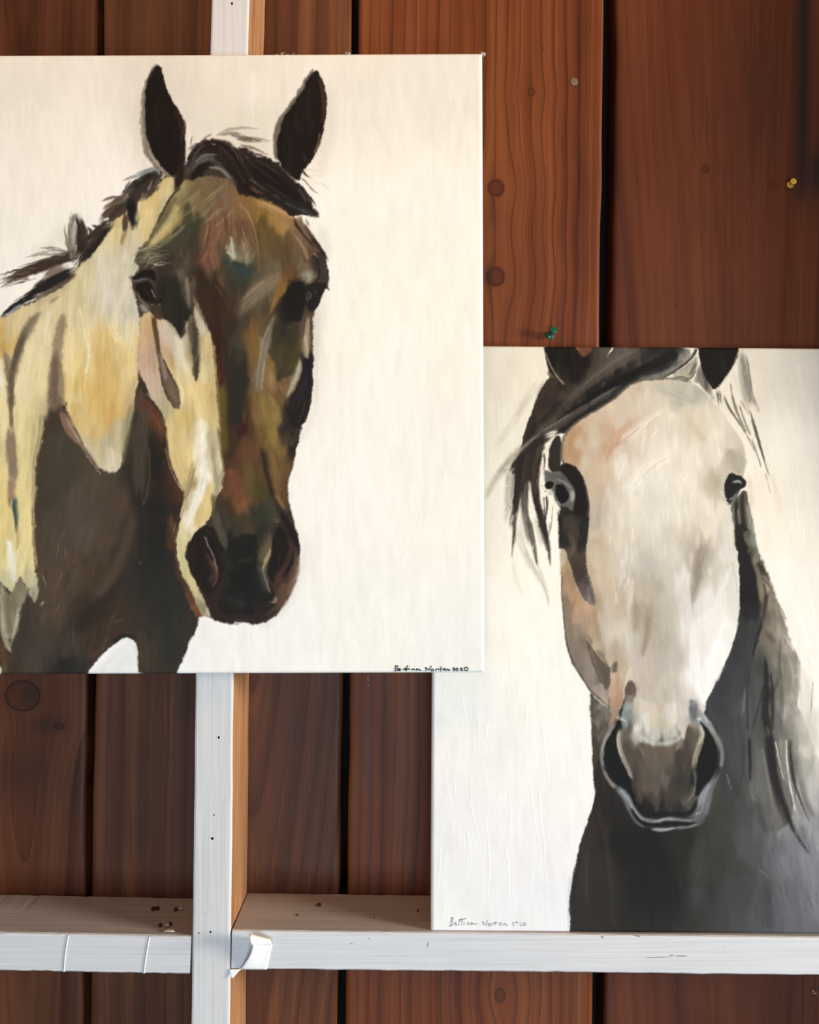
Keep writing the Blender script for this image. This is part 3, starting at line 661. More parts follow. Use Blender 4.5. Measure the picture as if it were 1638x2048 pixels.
    S('a98048', '1210,430,40 1250,520,30 1290,570,14', op=.6, soft=3)
    S('6d4a2a', '1280,300,20 1270,420,26 1300,540,14', op=.8, soft=2)
    S('4a4636', '1150,440,60 1180,560,80 1160,660,80', op=.7, soft=8)
    S('3b4430', '1080,560,80 1090,640,60', op=.6, soft=8)
    S('7a7260', '1190,640,30 1240,650,26', op=.6, soft=3, dry=.2)
    S('4f4030', '880,640,110 960,660,110', op=.7, soft=8)
    S('39352b', '720,520,60 740,640,80 780,760,90', op=.6, soft=6)
    S('5c5548', '720,560,50 730,650,70 780,800,70 830,880,50', op=.85, soft=4, dry=.1)
    S('4a4a3c', '700,440,30 720,540,30', op=.7, soft=4)
    # left nostril
    F('2a201a', '520,800 570,730 640,690 710,700 740,780 790,870 840,960 820,1010 780,1050 770,1130 720,1210 680,1240 640,1230 580,1130 530,1050 496,960 491,880', soft=3, rough=2, tex=.18)
    S('33271f', '600,720,40 680,730,50 720,800,40', op=.7, soft=5)
    S('3c2a26', '560,820,50 540,920,60 560,1020,50', op=.5, soft=6)
    S('55362a', '650,900,30 690,980,40 720,1060,50 700,1140,50', op=.8, soft=4, dry=.15)
    S('94887c', '640,775,14 660,840,12 700,910,13 725,980,14 735,1050,10', op=.9, soft=1.5, dry=.1)
    S('7a574a', '690,960,16 730,1040,20 740,1100,16 700,1170,14', op=.7, soft=2, dry=.2)
    S('8e7a6e', '630,790,16 650,770,12', op=.7, soft=2)
    S('54403a', '660,1090,40 700,1130,50', op=.5, soft=4)
    # dark triangle between the nostrils
    F('25241f', '830,790 920,770 1000,740 1060,770 1060,840 1020,930 1040,1000 1080,1080 1130,1180 1170,1270 1110,1310 960,1330 830,1300 760,1330 740,1290 800,1230 820,1120 870,1020 850,1000 800,880', soft=4, rough=3, tex=.2)
    S('35302a', '760,880,60 820,980,60 830,1060,40', op=.7, soft=5)
    S('1d1c1c', '880,1040,80 940,1130,110 1000,1200,120', op=.7, soft=8)
    S('37352e', '880,980,40 960,960,40 1020,950,30', op=.6, soft=5)
    S('3a372e', '830,1080,40 810,1180,40', op=.6, soft=5)
    S('2a2a2c', '900,820,70 960,820,60', op=.6, soft=6)
    # right nostril
    F('241d19', '1190,740 1230,690 1280,720 1330,820 1350,930 1340,1010 1280,1080 1220,1120 1180,1140 1140,1080 1140,1000 1170,900', soft=3, rough=2, tex=.2)
    S('5e3a2e', '1300,780,20 1330,860,26 1310,960,40 1240,1070,40 1200,1180,40', op=.75, soft=4, dry=.15)
    S('6d4a3e', '1240,920,8 1225,990,8', op=.6, dry=.2)
    S('6a5c44', '1150,730,40 1160,820,40 1110,900,60 1060,980,40', op=.8, soft=4, dry=.1)
    S('a5946c', '1165,860,14 1140,930,24 1110,1000,24 1110,1040,18', op=.9, soft=2, dry=.1)
    S('8a887c', '1100,1010,18 1110,1070,20 1130,1140,16 1160,1220,14', op=.85, soft=2, dry=.1)
    S('4a4c42', '1090,1050,26 1100,1140,40 1140,1220,30', op=.7, soft=4)
    S('5a3a30', '1200,1130,60 1240,1060,50', op=.6, soft=5)
    # right flank of the muzzle and the lips
    S('6a4f3e', '1370,900,30 1380,1010,40 1340,1120,60 1290,1240,60 1230,1350,50', op=.8, soft=4, dry=.1)
    S('8d705c', '1380,1000,20 1350,1110,20 1300,1230,20', op=.6, soft=3, dry=.25)
    S('b9a796', '1392,920,6 1385,1040,7 1340,1150,6', op=.6, dry=.25)
    S('a0806e', '1210,1245,26 1200,1290,26 1160,1300,18', op=.85, soft=3, dry=.1)
    S('241d1c', '1200,1310,20 1130,1350,26 1000,1380,30 850,1370,30 770,1360,30', op=.8, soft=4)
    S('3b3a36', '800,1250,40 880,1290,44 980,1330,30', op=.6, soft=5)
    S('3a2824', '700,1280,50 720,1380,60 800,1420,60 960,1420,60 1100,1410,50 1180,1370,40', op=.7, soft=5, dry=.1)
    S('6a5448', '1130,1400,16 1200,1340,12', op=.5, dry=.3)
    S('574a40', '870,1440,12 1000,1435,10', op=.5, dry=.3)
    S('e9e5dc', '860,1462,16 930,1462,12 1000,1475,12', op=.8, dry=.1)
    S('3d2c24', '660,1260,16 680,1330,22 700,1400,18', op=.8, soft=2)
    S('8f8468', '570,1260,30 620,1340,46 650,1400,30', op=.7, soft=3, dry=.2)
    T(250, 500)
    for q, c, o in (('690,660,10 712,800,12 726,1000,10 742,1200,12 756,1400,10', '5a4426', .6), ('735,1000,20 750,1250,26 770,1500,24', '8d7440', .45), ('712,760,14 722,900,16 730,1050,12', 'b79c62', .5),
                    ('108,985,8 140,1040,10 175,1130,12 230,1235,12 290,1300,10 320,1390,10', '4a3426', .7), ('325,1400,10 336,1550,12 350,1700,12', '6a5436', .6), ('130,560,8 112,720,10 104,900,8', '9a8560', .5),
                    ('560,400,14 610,520,16 660,620,12', '6a5a40', .5), ('470,560,12 474,640,14 445,705,10', '4a4434', .6), ('600,690,16 600,820,18 590,960,12', 'a8966a', .5), ('500,640,20 520,800,22 545,980,12', '9a8a62', .5),
                    ('740,1420,16 775,1600,20 800,1780,18', '6e5c34', .5), ('700,1950,24 715,2060,26 690,2140,18', '7d6a44', .5)):
        S(c, q, op=min(1, o * 1.3), dry=.3, soft=2.2)
    T(0, 790)
    for q, c, o in (('300,480,10 284,700,12 280,950,12 270,1180,12 285,1400,12', '6a5842', .6), ('360,160,14 335,340,14 300,520,12', '6f5d46', .6), ('540,130,10 600,280,14 680,430,16 790,600,12', '6a5140', .55), ('1080,60,12 1050,220,16 1000,420,16 980,560,12', '75684e', .6), ('800,600,30 880,655,40 950,620,30', '5a4f3e', .5)):
        S(c, q, op=min(1, o * 1.3), dry=.3, soft=2.2)
    # ---------------- ears
    T(260, 110)
    F('7c6f5e', '205,70 165,120 125,210 95,300 82,420 86,560 98,720 120,800 180,880 250,945 330,985 350,960 300,820 200,500 180,250', soft=2.5, rough=1.5, tex=.18, op=.85)
    S('b8ab96', '110,250,6 92,400,8 95,600,8 110,740,7', op=.7, dry=.25)
    S('c2b4a0', '150,760,12 200,850,12 260,930,8', op=.7, dry=.2)
    F('1b1312', '215,75 250,85 265,140 270,215 320,320 365,400 410,480 436,540 446,620 440,700 442,800 420,880 400,900 360,960 320,960 260,900 180,790 130,650 118,520 120,380 130,240 160,150', soft=2, rough=1.5, tex=.25)
    S('2c1a16', '220,320,40 260,420,50 300,560,50', op=.6, soft=6, dry=.2)
    S('4a281f', '350,430,20 400,520,30 410,620,26 400,700,16', op=.7, soft=3, dry=.25)
    S('7c5a4c', '418,490,10 440,560,14 440,660,10', op=.75, dry=.2)
    S('a08a80', '432,560,6 420,640,6 405,700,5', op=.5, dry=.3)
    S('55443c', '215,72,14 180,130,16 150,200,12', op=.6, soft=3, dry=.25)
    S('6a5d54', '262,150,6 268,215,5', op=.7, dry=.2)
    S('2e1f18', '420,720,50 410,900,60 390,1000,50 360,1090,30', op=.9, soft=2.5, dry=.08)
    S('9a9084', '445,690,8 448,800,10 438,880,8', op=.6, dry=.3)
    F('5f564a', '1470,105 1420,150 1370,240 1300,360 1200,490 1155,570 1140,680 1150,800 1180,860 1300,500 1440,200', soft=2.5, rough=1.5, tex=.18, op=.85)
    S('9b8f7c', '1390,220,7 1300,370,9 1195,500,9 1150,600,8 1140,700,6', op=.7, dry=.25)
    S('948a78', '1155,620,14 1145,720,16 1160,820,10', op=.5, dry=.35)
    F('1d1412', '1475,115 1510,140 1545,220 1570,310 1568,440 1560,540 1530,680 1490,780 1430,870 1390,910 1370,960 1360,1010 1300,980 1230,910 1180,840 1168,740 1190,620 1220,520 1300,400 1390,280 1430,180', soft=2, rough=1.5, tex=.25)
    S('57392f', '1500,180,24 1545,290,34 1550,420,30 1540,560,22', op=.7, soft=3, dry=.25)
    S('3a241f', '1440,240,30 1420,400,40 1370,520,40', op=.5, soft=5, dry=.3)
    S('a07866', '1520,620,12 1500,720,16 1470,790,10', op=.65, dry=.25)
    S('c2b09c', '1560,560,5 1520,720,6 1440,860,6', op=.6, dry=.25)
    S('5a4038', '1390,790,30 1400,870,20', op=.5, soft=4, dry=.2)
    S('8a8078', '1450,140,10 1420,200,9', op=.5, dry=.3)
    # ---------------- forelock
    F('2b201c', '470,985 500,900 450,880 480,790 520,720 600,690 660,670 760,690 830,740 900,740 1000,800 1100,830 1170,860 1230,910 1300,990 1380,1060 1420,1130 1460,1200 1510,1260 1510,1300 1440,1290 1360,1270 1310,1290 1220,1230 1100,1130 1040,1150 1000,1120 900,1130 840,1050 800,960 720,900 620,900 540,990 490,1000', sm=1, soft=3, rough=3, tex=.25)
    S('534c48', '470,960,60 500,880,60 560,820,60 640,790,40', op=.8, soft=4, dry=.15)
    S('6c6864', '560,850,30 620,810,40 690,830,30', op=.7, soft=4, dry=.25)
    S('4a403a', '470,760,26 520,720,30 600,690,26', op=.7, dry=.2)
    S('5e5852', '640,880,40 720,890,40 800,980,40 850,1050,24', op=.8, soft=3, dry=.2)
    S('86857a', '620,900,12 700,890,16 770,930,12 800,990,8', op=.6, dry=.3)
    S('231816', '490,990,20 540,920,50 620,880,40', op=.8, soft=3)
    S('241917', '660,690,40 760,740,60 840,850,70 880,970,70 950,1080,70 1040,1150,24', op=.9, soft=3, dry=.08)
    S('3b2822', '640,690,20 740,690,34 810,720,30 860,800,30', op=.7, soft=3, dry=.2)
    S('5c4e48', '860,740,10 900,860,14 960,960,12 1010,1020,8', op=.7, dry=.3)
    S('1c1514', '930,880,90 1040,950,110 1160,1010,110 1280,1100,90 1360,1200,60', op=.85, soft=6, dry=.05)
    S('26292a', '1100,1130,40 1220,1170,60 1340,1200,60 1420,1250,50 1500,1290,24', op=.85, soft=4, dry=.15)
    S('4a4c4c', '1090,1030,10 1200,1100,12 1330,1180,10', op=.5, dry=.4)
    S('b4a89c', '955,990,5 1010,1030,6', op=.6); S('9a8e84', '920,800,10 950,825,8', op=.6); S('c2b4a8', '650,705,6 690,720,5', op=.7)
    S('7a5040', '960,1050,26 1010,1090,30 1070,1110,16', op=.75, soft=3, dry=.15)
    S('3a2824', '1140,860,20 1230,930,26 1330,1020,24', op=.6, soft=3)
    S('6c6c6a', '1180,870,8 1260,950,8 1320,1020,6', op=.55, dry=.35)
    S('6f6a66', '1350,1060,20 1400,1140,26 1410,1190,16', op=.5, soft=3, dry=.3)
    # wisps over the poll
    for q, c in (('650,690,10 600,680,20 570,730,16', '3c332d'), ('660,630,4 600,660,16 560,720,20', '5a5148'), ('690,650,14 760,600,26 880,580,26 1040,590,6', 'a89f8c'), ('720,640,16 830,620,30 900,650,26 1000,680,14', '85796a'), ('860,670,20 960,680,34 1050,680,22', '5b4a3c'), ('800,640,14 880,660,18 1010,660,8 1110,680,5', '6e6152'), ('880,720,18 980,740,20 1080,790,10', '7a6e60'), ('920,700,10 1040,690,10 1130,690,5', '9c917e'), ('900,770,16 1010,790,20 1110,830,12', '4a3c34'), ('950,740,12 1050,770,10 1110,800,6', '8d8272'), ('500,650,5 490,690,10 480,740,12', '6f675d')):
        S(c, q, op=.75, dry=.35, soft=1.5)
    # hairs under the right ear
    for q, c in (('1370,920,16 1410,960,16 1445,985,4', '3a2a20'), ('1370,980,12 1430,1050,14 1510,1120,4', '857b6a'), ('1360,1050,26 1410,1110,26 1450,1170,12', '2b2422'), ('1430,1130,20 1470,1180,14 1490,1210,4', '302824'), ('1360,1230,50 1440,1260,40 1510,1290,14', '3a3d38'), ('1400,1310,20 1440,1370,12', '8d8470'), ('1390,920,10 1480,910,8 1580,970,4', 'd6cab0'), ('1460,1010,6 1560,1040,8 1600,1090,4', 'd8cdb8'), ('1350,1280,40 1380,1400,40 1450,1480,30', '7d6650')):
        S(c, q, op=.85, dry=.2)
    # ---------------- mane down the neck
    S('2e2b2a', '250,960,60 180,1010,90 90,1060,80 20,1120,50', op=.9, soft=4, dry=.1)
    S('565f62', '240,900,30 150,930,40 60,980,40 0,1010,30', op=.7, soft=4, dry=.4)
    S('8f989a', '250,920,16 190,920,24 110,960,20', op=.5, dry=.45)
    S('4a4038', '230,1000,40 190,1050,50 150,1110,30', op=.7, soft=4, dry=.2)
    S('6d665e', '215,1010,20 190,1070,24', op=.5, dry=.35)
    S('3a312b', '240,1040,30 150,1110,40 60,1150,50', op=.7, soft=4, dry=.2)
    S('3a2d22', '400,1060,20 330,1130,14 270,1230,12 215,1360,6', op=.85, soft=1.6, dry=.1)
    S('d6c484', '290,980,60 300,1050,50 270,1150,40', op=.75, soft=5, dry=.1)
    S('cfae64', '270,980,30 280,1020,30', op=.6, soft=4)
    T(0, 400)
    S('1d2020', '1060,-20,70 1060,60,80 1080,140,70 1070,220,50', op=.95, soft=2.5, dry=.05)
    S('5c4636', '1010,100,50 1000,190,46 1000,260,30', op=.9, soft=3, dry=.1)
    S('a09484', '1030,140,10 1015,240,10', op=.6, dry=.3)
    S('a5844e', '1010,250,26 980,310,34 965,370,18', op=.85, soft=3, dry=.1)
    S('4a3c30', '1000,20,70 920,50,80 850,110,50 800,160,20', op=.9, soft=3, dry=.2)
    for q, c in (('1000,-20,50 900,20,50 810,80,10', '6b5c4c'), ('960,-20,30 880,-20,30 810,10,5', '6a6052'), ('1000,50,24 880,70,24 800,130,6', '5a4a3a'), ('960,110,14 870,130,16 790,165,5', '4c3e34')):
        S(c, q, op=.8, dry=.35)
    S('ded3b6', '990,90,14 900,140,20', op=.7, dry=.2)
    S('2e2521', '900,170,60 800,260,110 700,380,130 620,480,100', op=.95, soft=3, dry=.08)
    S('4c3f34', '860,190,40 760,290,50 680,400,50', op=.6, soft=4, dry=.35)
    S('857866', '740,300,12 690,350,14 660,420,10', op=.5, dry=.4)
    S('332a24', '620,130,50 650,220,70 640,340,90 610,440,80', op=.9, soft=4, dry=.2)
    S('6f6a58', '600,110,30 560,220,40 560,330,44 590,430,30', op=.85, soft=3, dry=.2)
    S('a8a592', '600,190,30 590,300,34 600,400,24', op=.85, soft=3, dry=.15)
    S('c6c4b4', '570,160,10 560,260,12 575,380,10', op=.7, dry=.25)
    for q, c in (('590,450,26 550,300,20 560,120,8 575,80,3', '83806c'), ('560,430,26 525,320,20 515,200,4', '6f6c58'), ('640,420,40 640,260,40 610,120,10', '3a3028'), ('680,380,40 690,250,40 640,150,6', '43362c'), ('740,300,40 720,230,30 690,210,5', '4a3c30'), ('800,250,40 760,210,26 730,200,6', '43352b'), ('860,190,40 800,170,24 790,160,5', '4c3e32')):
        S(c, q, op=.85, dry=.3)
    S('3a2c26', '600,440,80 480,470,90 330,530,90 180,580,70 80,620,24', op=.95, soft=3, dry=.12)
    S('4b3830', '480,460,40 330,530,60 170,590,40 10,640,6', op=.8, soft=3, dry=.3)
    S('6f5f54', '520,530,60 420,570,80 350,640,40', op=.85, soft=4, dry=.15)
    S('8f8274', '470,520,20 400,590,22 360,650,10', op=.6, dry=.3)
    S('241f1c', '600,560,60 480,620,90 360,690,80 260,740,50 180,790,20', op=.95, soft=3, dry=.06)
    S('4f4034', '600,600,30 480,680,40 340,760,30 250,790,14', op=.8, soft=3, dry=.25)
    S('382d27', '370,640,50 300,680,40 270,700,12', op=.85, soft=3)
    S('1f2023', '280,760,40 170,810,44 80,870,34 20,920,16', op=.95, soft=2, dry=.15)
    S('7d8b90', '180,830,16 110,870,26 50,930,12', op=.75, soft=2, dry=.2)
    S('2b2a2c', '90,860,14 40,900,12 0,940,8', op=.85)
    for i in range(16):
        y = 560 + i * 7
        S(['4b3a30', '6a594c', '392c25', '7d6e60'][i % 4], '%d,%d,10 %d,%d,12 %d,%d,3' % (230 + r.uniform(-30, 60), y - 20 + r.uniform(-20, 20), 120, y + r.uniform(-15, 15), r.uniform(-30, 40), y + 50 + r.uniform(-15, 15)), op=.7, dry=.4)
    for q, c in (('540,420,16 450,390,22 360,380,12 310,380,4', '7a7262'), ('530,440,20 400,430,22 280,440,14 190,465,4', '8d8878'), ('520,420,14 430,400,18 330,420,14 230,440,6', 'a39f90'), ('500,460,20 380,470,18 260,500,10 140,540,4', '5d5044'), ('300,540,20 180,560,14 60,600,4', '6a5a4e'), ('260,720,14 180,770,12 110,810,4', '4a3f38')):
        S(c, q, op=.75, dry=.35)
    # thick tangle of mane between the ear and the crest
    T(260, 110)
    F('3a302a', '262,935 235,990 200,1040 150,1100 60,1150 -10,1210 -60,1290 -150,1330 -190,1290 -130,1230 -60,1180 -30,1120 10,1040 90,990 170,950', soft=3, rough=4, tex=.2, op=.9)
    for q, c in (('230,930,30 120,980,50 20,1040,50 -60,1110,30', '2b2724'), ('200,980,30 110,1060,50 20,1130,40', '443a32'), ('180,1000,16 140,1090,20', '8a8178'), ('230,980,20 180,1070,24 130,1130,14', '5a5048'), ('20,1060,30 -60,1140,40 -150,1180,10', '5a4c40'), ('0,1130,30 -90,1180,30 -170,1200,6', '6a5c4e'), ('-10,1180,40 -90,1230,40 -190,1300,8', '4a3d33'), ('-20,1230,30 -110,1290,30 -200,1340,6', '53463a'), ('60,960,20 0,980,20 -60,1000,6', '78746a'), ('0,1010,20 -30,1050,24 -40,1100,14', '6a6a66'), ('190,905,20 120,925,26 40,950,10', '8b9290')):
        S(c, q, op=.85, dry=.3, soft=1.5)
    S('1d2020', '10,1140,60 5,1240,70 25,1320,60 20,1380,36', op=.95, soft=2.5, dry=.05)
    S('57463a', '-30,1270,36 -40,1350,36 -45,1420,20', op=.85, soft=3, dry=.15)
    S('dcc98c', '120,1120,50 80,1250,60 60,1350,50', op=.8, soft=5, dry=.1)
    S('e6d59a', '160,1160,16 170,1180,14', op=.8)
    for q, c in (('500,900,24 560,850,30 650,830,26 740,880,14', '5f5a56'), ('520,860,14 600,790,16 700,800,12', '807c78'), ('700,720,20 800,800,26 860,920,26 930,1040,20', '4a3a34'), ('640,900,12 730,910,14 800,990,12', '93907f'), ('880,760,16 960,860,20 1080,950,16 1200,1040,10', '3f3632'), ('960,990,8 1080,1080,10 1200,1150,8', '6a625c'), ('760,700,10 840,760,12 880,860,8', '6c5a50'), ('1000,830,12 1100,880,14 1200,960,8', '4b403a'), ('600,720,14 540,760,16 490,840,10', '6b625a'), ('1240,1180,14 1340,1230,16 1450,1270,8', '5a5f5c')):
        S(c, q, op=.7, dry=.35)
    return P.finish(.78, .6, 1.06, .38)
# ---------------------------------------------------------------- second picture: the grey horse
def paint_grey():
    P = Picture(850, 684, 1810, 1880, 'ece8de')
    F, S, H, T = P.F, P.S, P.H, P.tile
    r = np.random.RandomState(5)
    F('', '830,670 1830,670 1830,1890 830,1890', px=1, sm=0, rough=0, tex=.022, ang=86, grad='1000,740,e9e0cc 1040,860,ebe4d2 1000,1000,efe8d8 1080,1100,f3eee0 1020,1250,f3efe4 1100,1350,f2efe8 920,1400,f0eee9 1100,1550,efedec 920,1700,ecebec 1080,1800,eae9ec 1560,730,e0d8c8 1620,760,e2d9ca 1580,900,efe8d9 1600,1050,f1eadd 1560,1020,ece4d4 1600,1180,f1ebe2 1620,1300,eee9e2 1630,1420,e9e6e0 1750,900,eee7d9 1750,1300,ece8e0 1750,1600,c9c6c0')  # ground; part of the light's warm-to-cool change is put into its colours
    for i in range(90):
        x, y = r.uniform(860, 1780), r.uniform(700, 1850); L = r.uniform(40, 140)
        S(['f7f3ea', 'e6e0d2', 'f3eee4', 'e3dfd6'][i % 4], '%d,%d,%d %d,%d,%d' % (x, y, r.uniform(4, 16), x + r.uniform(-8, 12), y + L, r.uniform(3, 12)), px=1, op=.25, dry=.45, soft=3, tex=.02, thick=.5)
    for i in range(46):                               # ridges left by a loaded brush
        x, y = (r.uniform(872, 1100), r.uniform(1370, 1800)) if i < 26 else (r.uniform(1540, 1640), r.uniform(960, 1440)) if i < 38 else (r.uniform(985, 1090), r.uniform(800, 1350))
        L = r.uniform(30, 120); c = r.uniform(-10, 10)
        S('f4f1ea', '%.0f,%.0f,2.2 %.0f,%.0f,2.6 %.0f,%.0f,1.6' % (x, y, x + c * .3 + L * .04, y + L * .5, x + c + L * .06, y + L), px=1, op=.35, dry=.1, soft=.9, tex=.02, thick=3.2)
    # faint wisps on the left ground
    T(970, 680)
    for q, c in (('440,320,60 330,480,70 200,700,60 80,860,40', 'd5cebd'), ('380,780,24 220,920,40 100,1090,60 10,1240,40', 'cfc5b0'), ('300,840,40 180,960,50 70,1130,40 0,1280,30', 'bfb39c'), ('360,430,30 250,620,40', 'cdc5b2')):
        S(c, q, op=.5, soft=5, dry=.2)
    S('f6efdc', '150,650,6 50,790,6', op=.7, dry=.1, thick=1)
    # ---------------- dark neck and chest
    T(1100, 1400)
    F('', '318,-60 325,0 330,200 338,420 350,620 362,720 352,820 315,940 270,1060 232,1180 205,1300 185,1400 165,1520 152,1640 160,1760 165,1860 165,1990 3300,1990 3300,900 2200,600 2080,300 1960,0 1850,-300 1830,-700 1700,-1000 1580,-1300 1500,-1330 1500,-1100 1520,-800 1480,-500 1400,-300 1280,-60 1250,20', sm=1, rough=1.5, tex=.1, gp=2.2,
      grad='340,60,5a5247 400,200,6d6454 350,400,4a4138 380,620,362c26 420,780,2f2824 480,900,2a2522 380,960,3a2d27 320,1100,3f312a 360,1300,3d3028 280,1300,3e3530 260,1450,40372f 400,1450,3a3028 470,1560,33302a 200,1640,37322c 520,1100,211e1b 640,1200,1e1b19 800,1150,201c19 900,1300,221d19 750,1500,201f1c 950,1500,232320 1050,1300,2d2b27 1060,1100,2b2a26 1180,1150,3a3a36 1200,1350,42433f 1220,1500,3f403d 1350,1100,43423d 1350,1300,40403a 1420,900,45433c 1300,700,4a4a44 1450,700,454540 1400,400,494b49 1450,200,47494a 1380,60,3f4142 1320,-100,404244 1400,-300,3b3d3e 1500,-200,45484a 1550,-500,34373a 1500,-700,2a2a2b 1520,-900,242322 1560,-1100,4a4538 1640,-400,5a5a5a 1700,-200,4a4a4a 1750,-600,8a8478 1800,-300,8a877c 1860,-100,a09c92 1900,100,8d897f 1640,100,4a4b4c 1700,400,555554 1600,600,505154 1650,800,5a5b5e 1560,900,4f4f50 1700,1000,606166 1780,800,75757a 1650,1200,58585c 1500,1300,444441 1550,1500,4a4a4c 1680,1500,55555c 1800,1200,6c6c74 1820,1000,8a8a90 1900,1300,7a7a82 1900,1600,66666c 1780,1650,5a5a62 1950,700,a5a5a6 2000,900,9a9a9e 2040,1200,80808a 2050,1600,70707a 2000,400,b9b5ac 2100,700,b0aeaa 2300,1200,8a8a90')
    # left rim of the neck: soft bluish edge
    S('c8ccd8', '168,1400,14 150,1520,16 146,1640,14 150,1840,12', op=.7, soft=4, dry=.1)
    S('4c4238', '430,1000,30 460,1250,40 490,1500,36 500,1800,30', op=.45, soft=5, dry=.3)
    S('5a4a3e', '300,1200,20 290,1400,26 300,1640,20', op=.4, soft=4, dry=.4)
    S('232120', '240,1250,26 200,1450,30 180,1640,20', op=.5, soft=5)
    S('4a4c48', '1230,1060,60 1170,1250,90 1140,1450,90', op=.55, soft=10, dry=.1)
    S('555862', '1160,1480,90 1180,1640,90', op=.3, soft=12)
    S('2c2c2a', '1290,1450,70 1300,1600,60', op=.35, soft=10)
    # ---------------- dark left hair falling beside the eye
    T(970, 680)
    F('', '458,50 480,110 505,230 520,290 480,330 420,440 380,560 330,680 300,800 285,870 330,840 400,790 480,740 560,720 640,760 700,690 760,640 920,550 1060,460 1120,390 1200,335 1300,330 1420,300 1500,270 1600,240 1640,220 1640,30 1000,36 720,40', sm=1, rough=1.3, tex=.12, gp=2.4,
      grad='540,110,1e1a17 640,150,1e1815 760,200,241c18 700,280,231b17 620,290,2c241f 560,330,4a3a30 520,420,46382f 460,520,3d3128 400,640,3c3027 360,760,3a3026 600,400,3a2e27 560,500,3d332c 620,520,4f463e 700,420,4a3f36 760,380,372c26 860,250,4e443c 920,200,574c43 1000,160,5f554c 1100,130,6a6057 1180,100,5c534b 1280,120,37322f 1380,120,29282a 1480,100,2a2b2d 1500,160,34383a 1400,200,33363a 1300,220,3c4144 1240,260,55534e 1150,260,332f2c 1050,280,2a2523 1000,350,231f1e 900,400,26221f 850,460,1f1d1d 950,420,4b4842 1050,400,3b3a36 1120,330,2c2b2b 900,520,3a3833 780,540,4a443d 700,600,2b2724 640,660,4a4038 560,690,5f574c 480,720,574e44 420,770,4f463c 1420,260,6e6f6a 1500,240,7d7c74 1560,200,8a887e 1600,120,9a978c 1560,80,4a4d50 1340,290,8a8272')
    # bundles of the forelock
    S('62574e', '1280,70,50 1100,150,90 940,250,90 780,380,70 640,500,60', op=.75, soft=5, dry=.15)
    S('7c7066', '1200,80,20 1040,160,30 900,270,26 760,390,16', op=.5, soft=3, dry=.35)
    S('201d1d', '1540,90,70 1380,190,90 1200,270,70 1040,330,50 880,440,44 740,540,30', op=.85, soft=4, dry=.1)
    S('1a1919', '1300,200,40 1120,310,44 960,400,40 820,480,40 700,560,24 560,650,14', op=.75, soft=3, dry=.15)
    S('2e3134', '1560,150,50 1400,240,60 1240,290,40', op=.7, soft=4, dry=.15)
    S('7f7f78', '1580,190,30 1480,250,40 1340,290,30 1220,320,16', op=.7, soft=4, dry=.25)
    S('6a675f', '1060,370,16 950,440,26 840,520,20 740,570,12', op=.75, soft=2, dry=.2)
    S('9a958a', '960,420,5 840,500,6 720,560,5', op=.6, dry=.3)
    S('232020', '1060,440,40 900,540,40 760,620,40 660,700,40 560,750,20', op=.9, soft=3, dry=.1)
    S('3b3d3d', '1100,400,30 1000,470,30 900,530,20', op=.6, soft=3, dry=.2)
    S('57504a', '820,520,30 680,610,50 540,690,50 400,780,40 280,880,30', op=.85, soft=3, dry=.12)
    S('857b6f', '700,580,10 560,670,14 420,750,14 300,850,10', op=.6, dry=.35)
    S('a39885', '420,770,20 300,870,34 200,970,50 110,1080,60', op=.65, soft=4, dry=.3)
    S('2a2422', '620,470,40 520,580,50 420,680,50 340,760,30', op=.6, soft=4, dry=.2)
    S('4a3d34', '480,360,60 430,500,60 390,640,40', op=.5, soft=5, dry=.25)
    S('9e9688', '480,90,8 520,200,10 560,270,10 630,360,10', op=.85, dry=.12)
    S('b09a84', '560,270,10 620,340,12 645,350,8', op=.6, dry=.2)
    S('6f6353', '495,250,20 530,290,30 560,300,12', op=.7, soft=2)
    F('8a5232', '720,55 745,90 790,140 820,120 850,70 860,45 740,45', soft=2.5, rough=2, tex=.2)
    S('d2c0ac', '735,62,6 750,85,5', op=.7)
    F('ece6d8', '1025,58 1020,80 985,120 975,140 1000,90 1018,55', soft=1.2, rough=.8, tex=.02, sm=1)
    # ---------------- hair hanging on the left
    S('2b2320', '520,760,70 400,830,70 320,900,60 260,960,50 190,1060,12', op=.9, soft=3, dry=.15)
    S('332a26', '300,920,70 270,1040,70 260,1180,60 240,1330,40 225,1420,20', op=.95, soft=3, dry=.1)
    S('3a2f2b', '420,860,70 360,980,70 340,1100,60 320,1250,50', op=.9, soft=3, dry=.1)
    S('4a3f39', '330,1120,60 310,1280,60 330,1440,50 370,1600,40', op=.85, soft=3, dry=.2)
    S('3e322c', '420,900,70 400,1050,70 400,1200,60 430,1360,50 470,1500,40 490,1638,30', op=.9, soft=3, dry=.15)
    S('9b9484', '450,830,16 420,960,16 380,1080,14', op=.5, dry=.4)
    S('e9e2d0', '350,1150,20 365,1280,26 390,1400,20', op=.85, soft=3, dry=.15)
    S('b5aea0', '200,1040,60 190,1180,60 180,1330,50 165,1450,20', op=.8, soft=4, dry=.3)
    S('8a8072', '225,1060,12 215,1220,12 200,1360,10', op=.7, dry=.35)
    S('6f675c', '250,1330,60 220,1440,50 200,1500,20', op=.75, soft=3, dry=.45)
    S('5a5046', '245,1400,24 240,1500,18 220,1638,14', op=.8, dry=.45)
    S('948c80', '300,1360,30 330,1480,50 360,1620,50', op=.75, soft=4, dry=.3)
    S('d9d4c6', '270,1420,40 290,1540,40 300,1638,40', op=.6, soft=4, dry=.2)
    S('c5beb0', '400,1420,30 430,1530,40 460,1638,40', op=.8, soft=4, dry=.2)
    S('2e2826', '420,1320,26 460,1440,26 490,1560,20', op=.8, soft=2, dry=.35)
    T(1000, 1050)
